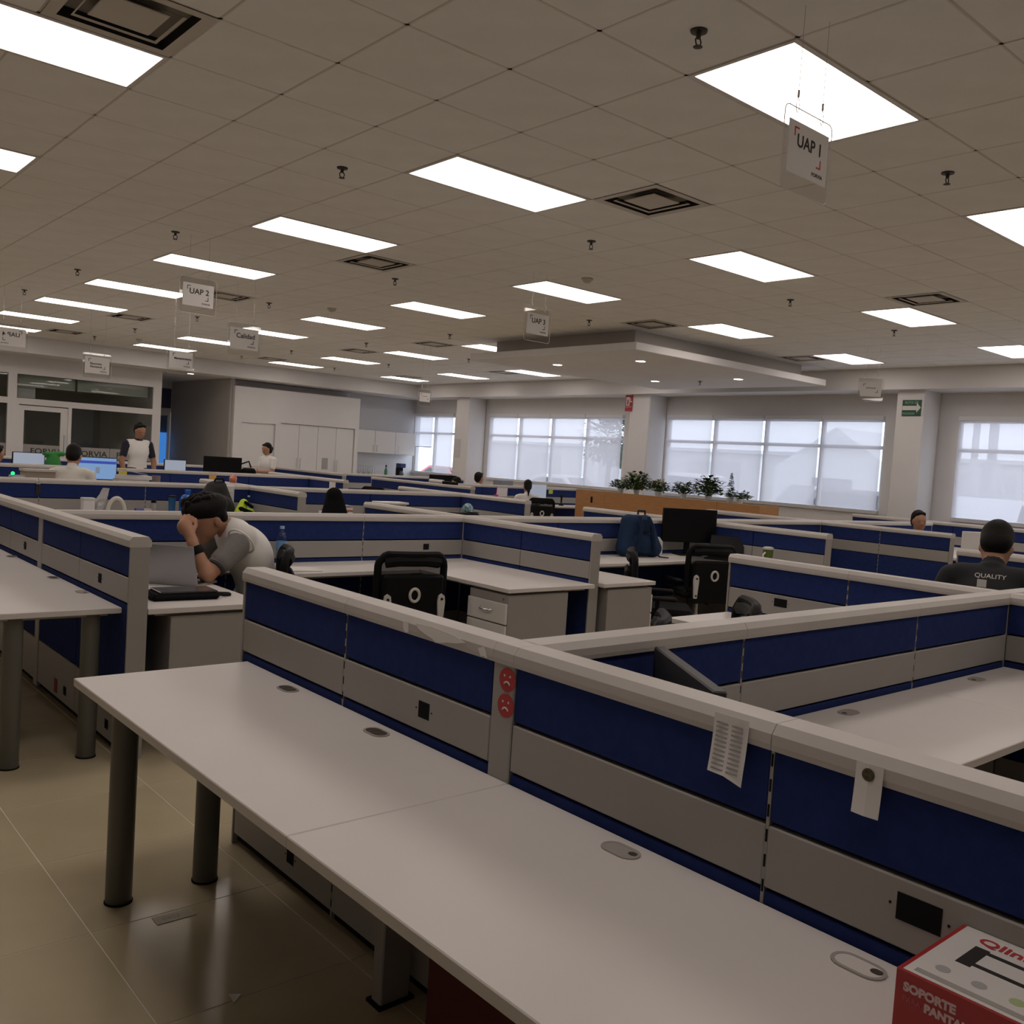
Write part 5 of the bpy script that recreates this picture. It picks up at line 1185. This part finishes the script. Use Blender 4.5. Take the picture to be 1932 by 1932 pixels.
# pod of the man in the cream sweater
BLUESCR = mat('lit desktop screen', (.05, .1, .2), .2, emit=(.30, .50, .85), estr=.55); PALESCR = mat('pale lit screen', (.1, .1, .12), .2, emit=(.62, .70, .85), estr=.42); DEEPBL = mat('lit blue banner', (.02, .03, .1), .2, emit=(.06, .10, .55), estr=.6)
mo = monitor('lit monitor with a blue window, right of the cream sweater', (3.80, 12.65, DZ), -.15, .48, .30, .24, screen=BLUESCR)
MB().box(-.225, .225, -.0145, -.0136, .455, .49).build('banner', DEEPBL, mo); MB().box(-.02, .03, -.0145, -.0136, .33, .41).build('chart', mat('lit grey chart', (.05, .05, .06), .3, emit=(.30, .38, .5), estr=.5), mo)
t = thing('paper_stack', 'tall stack of papers on the partition corner', 'papers', (3.58, 10.62, DZ))
for k in range(9): MB().box(-.17+R.uniform(-.02, .02), .15+R.uniform(-.02, .02), -.11, .11, k*.045, k*.045+.043).build('ream', PAPER if k % 2 == 0 else mat('folder cream', (.55, .52, .48), .8), t)
MB().box(-.15, .12, -.12, .10, 0, .004).xf(Matrix.Translation((-.02, 0, .44)) @ Matrix.Rotation(.16, 4, 'Y') @ Matrix.Rotation(.25, 4, 'Z')).build('loose_sheets', PAPER, t)
t = thing('pen_cup', 'dark cup right of the paper stack', 'cup', (3.835, 10.62, DZ)); MB().lathe((0, 0, 0), [(.04, 0), (.042, .01), (.046, .41), (.042, .41), (.038, .02)], 16).build('body', mat('mauve cup', (.22, .17, .17), .5), t, True)
t = thing('desk_phone', 'small desk device with a lit display and green lamp', 'phone', (2.40, 10.62, DZ)); MB().cbox(-.07, .07, -.04, .05, 0, .36, .008).build('body', GREYMET, t); MB().box(-.045, .05, -.0415, -.04, .31, .345).build('display', PALESCR, t); MB().ell((-.04, 0, .375), (.02, .02, .02), 10).build('lamp', mat('green lamp', (0, .2, .05), .3, emit=(.02, .9, .25), estr=1.5), t, True)
t = thing('cardboard_box', 'brown document case beside the man in cream', 'box', (2.62, 10.75, DZ)); MB().cbox(-.14, .16, -.1, .1, 0, .40, .004).build('body', mat('tan card', (.36, .29, .23), .8), t); MB().box(-.15, .17, -.11, .11, .40, .425).build('lid', mat('pale lid', (.55, .50, .44), .8), t)
# beyond the sticky note partition
monitor('pale lit monitor at the far left', (3.62, 15.35, DZ), .1, .46, .28, .22, screen=PALESCR)
t = thing('green_toy', 'bright green soft object right of the far left monitor', 'toy', (3.95, 15.3, DZ+.02)); sdf_mesh('body', [('e', (0, 0, .24), (.12, .1, .26), I3, 0), ('e', (.08, 0, .48), (.10, .05, .04), I3, 0), ('e', (-.08, 0, .47), (.08, .05, .035), I3, 0)], [mat('leafy green', (.02, .20, .03), .7)], .014, t, .03)
t = thing('jointed_pipe', 'white jointed pipe at the far left pod', 'lamp', (4.25, 15.0, DZ)); MB().tube([(-.12, 0, 0), (-.12, 0, .36), (.14, 0, .33), (.2, 0, .22)], .028, 8).build('stem', WHITEP, t, True); MB().cbox(-.17, -.07, -.05, .05, 0, .02, .004).build('clamp', WHITEP, t)  # plain white jointed pipe, no lamp head
monitor('pale lit monitor right of the standing man', (6.55, 17.2, DZ), .05, .42, .26, .20, screen=PALESCR)
monitor('wide black monitor before the white door', (7.5, 17.25, DZ), -.1, .74, .34, .22)
t = thing('handbag', 'black handbag held by the standing woman', 'bag', (8.02, 17.22, .78)); sdf_mesh('body', [('c', (-.12, 0, .12), (.12, 0, .12), .10, .10, 0), ('c', (-.08, 0, .26), (.08, 0, .26), .07, .07, 0)], [BLACKF], .014, t, .05); MB().tube([(-.15, 0, .22), (-.24, 0, .30), (-.16, 0, .40), (0, 0, .46), (.05, 0, .34)], .016, 6).build('strap', BLACK, t, True)
tag(MB().cbox(-.13, .13, -.006, .006, -.08, .08, .003).xf(Matrix.Rotation(-.9, 4, 'X')).build('tablet', mat('tan tablet cover', (.42, .36, .32), .6)), 'tablet held in front of the standing woman', 'tablet').location = (8.24, 17.42, 1.10)
# notes on the sticky note partition and the pig figure
for n, (x, z, c, lab) in enumerate([(4.68, 1.06, (.62, .52, .06), 'yellow sticky note near the paper stack'), (6.08, 1.055, (.62, .34, .08), 'orange sticky note on the partition below the black monitor')]):
    tag(MB().box(-.06, .06, -.003, 0, -.06, .06).build('sticky_note', mat('note %d' % n, c, .8)), lab, 'note').location = (x, 14.352, z-.03)
for n, (y, z, lab) in enumerate([(13.55, 1.0, 'white card pinned at the near end of the card partition'), (14.6, 1.0, 'small pale card pinned left of the white card')]):
    tag(MB().box(-.003, 0, -.10, .10, -.06, .06).build('pinned_card', PAPER if n == 0 else PRINT), lab, 'card').location = (7.803, y, z-.02)
t = thing('pig_figure', 'salmon pink pig figure on the partition cap', 'figurine', (4.80, 10.72, 1.094)); PK = mat('salmon rubber', (.72, .25, .17), .55)
sdf_mesh('body', [('e', (0, 0, .052), (.042, .062, .042), I3, 0), ('e', (-.02, -.05, .062), (.034, .034, .034), I3, 0), ('c', (-.045, -.06, .06), (-.058, -.066, .058), .014, .014, 0), ('c', (-.01, -.075, .085), (-.008, -.085, .105), .012, .004, 0), ('c', (-.03, -.03, .09), (-.03, -.03, .11), .012, .004, 0), ('c', (.02, .03, .02), (.02, .03, .006), .013, .011, 0), ('c', (-.02, .03, .02), (-.02, .03, .006), .013, .011, 0), ('c', (.02, -.03, .02), (.02, -.03, .006), .013, .011, 0), ('c', (-.02, -.03, .02), (-.02, -.03, .006), .013, .011, 0)], [PK], .006, t, .012)
MB().ell((-.046, -.044, .078), (.004, .004, .004), 6).build('eye', INK, t)
# jacket pod and middle items
t = thing('jacket', 'black jacket hanging over a chair back', 'jacket', (5.33, 9.15, .52)); sdf_mesh('cloth', [('c', (-.10, 0, .10), (-.04, .02, .52), .12, .075, 0), ('c', (.10, 0, .05), (.02, .02, .50), .13, .075, 0), ('c', (.14, -.02, 0), (.22, -.02, .20), .08, .05, 0), ('e', (-.03, 0, .57), (.07, .07, .06), I3, 0)], [BLACKF], .014, t, .06)
t = thing('folder_pile', 'pile of papers with a coral folder beside the jacket', 'papers', (5.66, 9.72, DZ))
for k, (m_, z0) in enumerate([(PAPER, 0), (mat('coral card', (.62, .13, .09), .7), .11), (PAPER, .125), (mat('grey card', (.35, .33, .32), .7), .16)]): MB().cbox(-.17+.03*k, .17, -.11, .11, z0, z0+(.10, .012, .03, .02)[k], .002).build('folder', m_, t)
t = thing('white_chair_arm', 'white plastic cup beside the coral folder', 'cup', (5.62, 9.5, DZ)); t.name = 'cup'; MB().lathe((0, 0, 0), [(.035, 0), (.05, .13), (.046, .13), (.03, .01)], 16).build('body', WHITEP, t, True)
t = thing('binder', 'pale binder lying behind the middle partition cap', 'binder', (6.5, 9.82, DZ)); MB().cbox(-.2, .2, -.12, .12, .20, .225, .003).build('cover', PAPER, t); MB().box(-.18, .18, -.1, .1, 0, .20).build('stand', GREYMET, t)
t = thing('cap_hat', 'blue and white patterned cap on a chair back', 'cap', (6.80, 8.62, .94)); MB().ell((0, 0, .02), (.075, .075, .085), 14).build('crown', mat('patterned cloth', (.25, .38, .42), .9, var=.9, scale=45), t, True); MB().cbox(-.06, .06, -.15, -.06, 0, .008, .003).build('brim', NAVYC, t)
# seated woman pod
monitor('pale monitor in front of the seated woman', (12.33, 13.5, DZ), -.35, .46, .30, .12, screen=PALESCR, back=mat('pale casing', (.5, .52, .56), .5))
t = thing('tumbler', 'pink tumbler with a straw left of the seated woman', 'tumbler', (11.42, 13.62, DZ)); MB().lathe((0, 0, 0), [(.035, 0), (.045, .17), (.045, .18)], 16).build('body', mat('pink plastic', (.50, .06, .20), .4), t, True); MB().cyl((0, 0, .16), (.015, 0, .34), .005, n=6).build('straw', mat('magenta straw', (.5, .03, .25), .4), t)
tag(MB().box(-.14, .14, -.003, 0, -.11, .11).build('pinned_sheet', PAPER), 'white sheet pinned left of the seated woman', 'paper').location = (11.80, 13.902, .98)
tag(MB().box(-.06, .06, -.003, 0, -.05, .05).build('sticky_note', mat('lime note', (.45, .55, .08), .8)), 'lime sticky note on the partition by the wooden counter', 'note').location = (13.12, 13.902, 1.01)
t = thing('mouse', 'pale computer mouse on the seated woman desk', 'mouse', (12.62, 13.5, DZ)); MB().ell((0, 0, .012), (.03, .05, .022), 12).build('body', WHITEP, t, True); MB().cyl((0, .02, .03), (0, .03, .036), .005, n=6).build('wheel', BLACK, t)
t = thing('statuette', 'dark desk ornament at the end of the seated woman desk', 'ornament', (13.15, 13.6, DZ)); MB().lathe((0, 0, 0), [(.05, 0), (.05, .02), (.015, .05), (.02, .16), (.04, .2), (.01, .24)], 12).build('body', BLACK, t, True)
t = thing('printer', 'small grey printer on the sill partition behind the seated woman', 'printer', (13.6, 16.0, .0)); MB().cbox(-.18, .18, -.15, .15, .95, 1.14, .01).build('body', mat('mid grey plastic', (.25, .26, .30), .5), t); MB().box(-.2, .2, -.16, .16, 0, .95).build('stand', GREYMET, t); MB().box(-.12, .12, -.2, -.15, 1.0, 1.01).build('tray', BLACK, t)
t = thing('paper_roll', 'white roll and black case lying on the partition', 'roll', (9.95, 13.35, 1.094)); MB().cyl((-.0, .42, .035), (0, .02, .035), .034, n=14).build('roll', PAPER, t, True); MB().cbox(-.04, .04, -.38, .0, 0, .05, .006).build('case', BLACK, t)
monitor('black monitor below the corner window', (12.75, 17.15, DZ), -.2, .68, .30, .12)
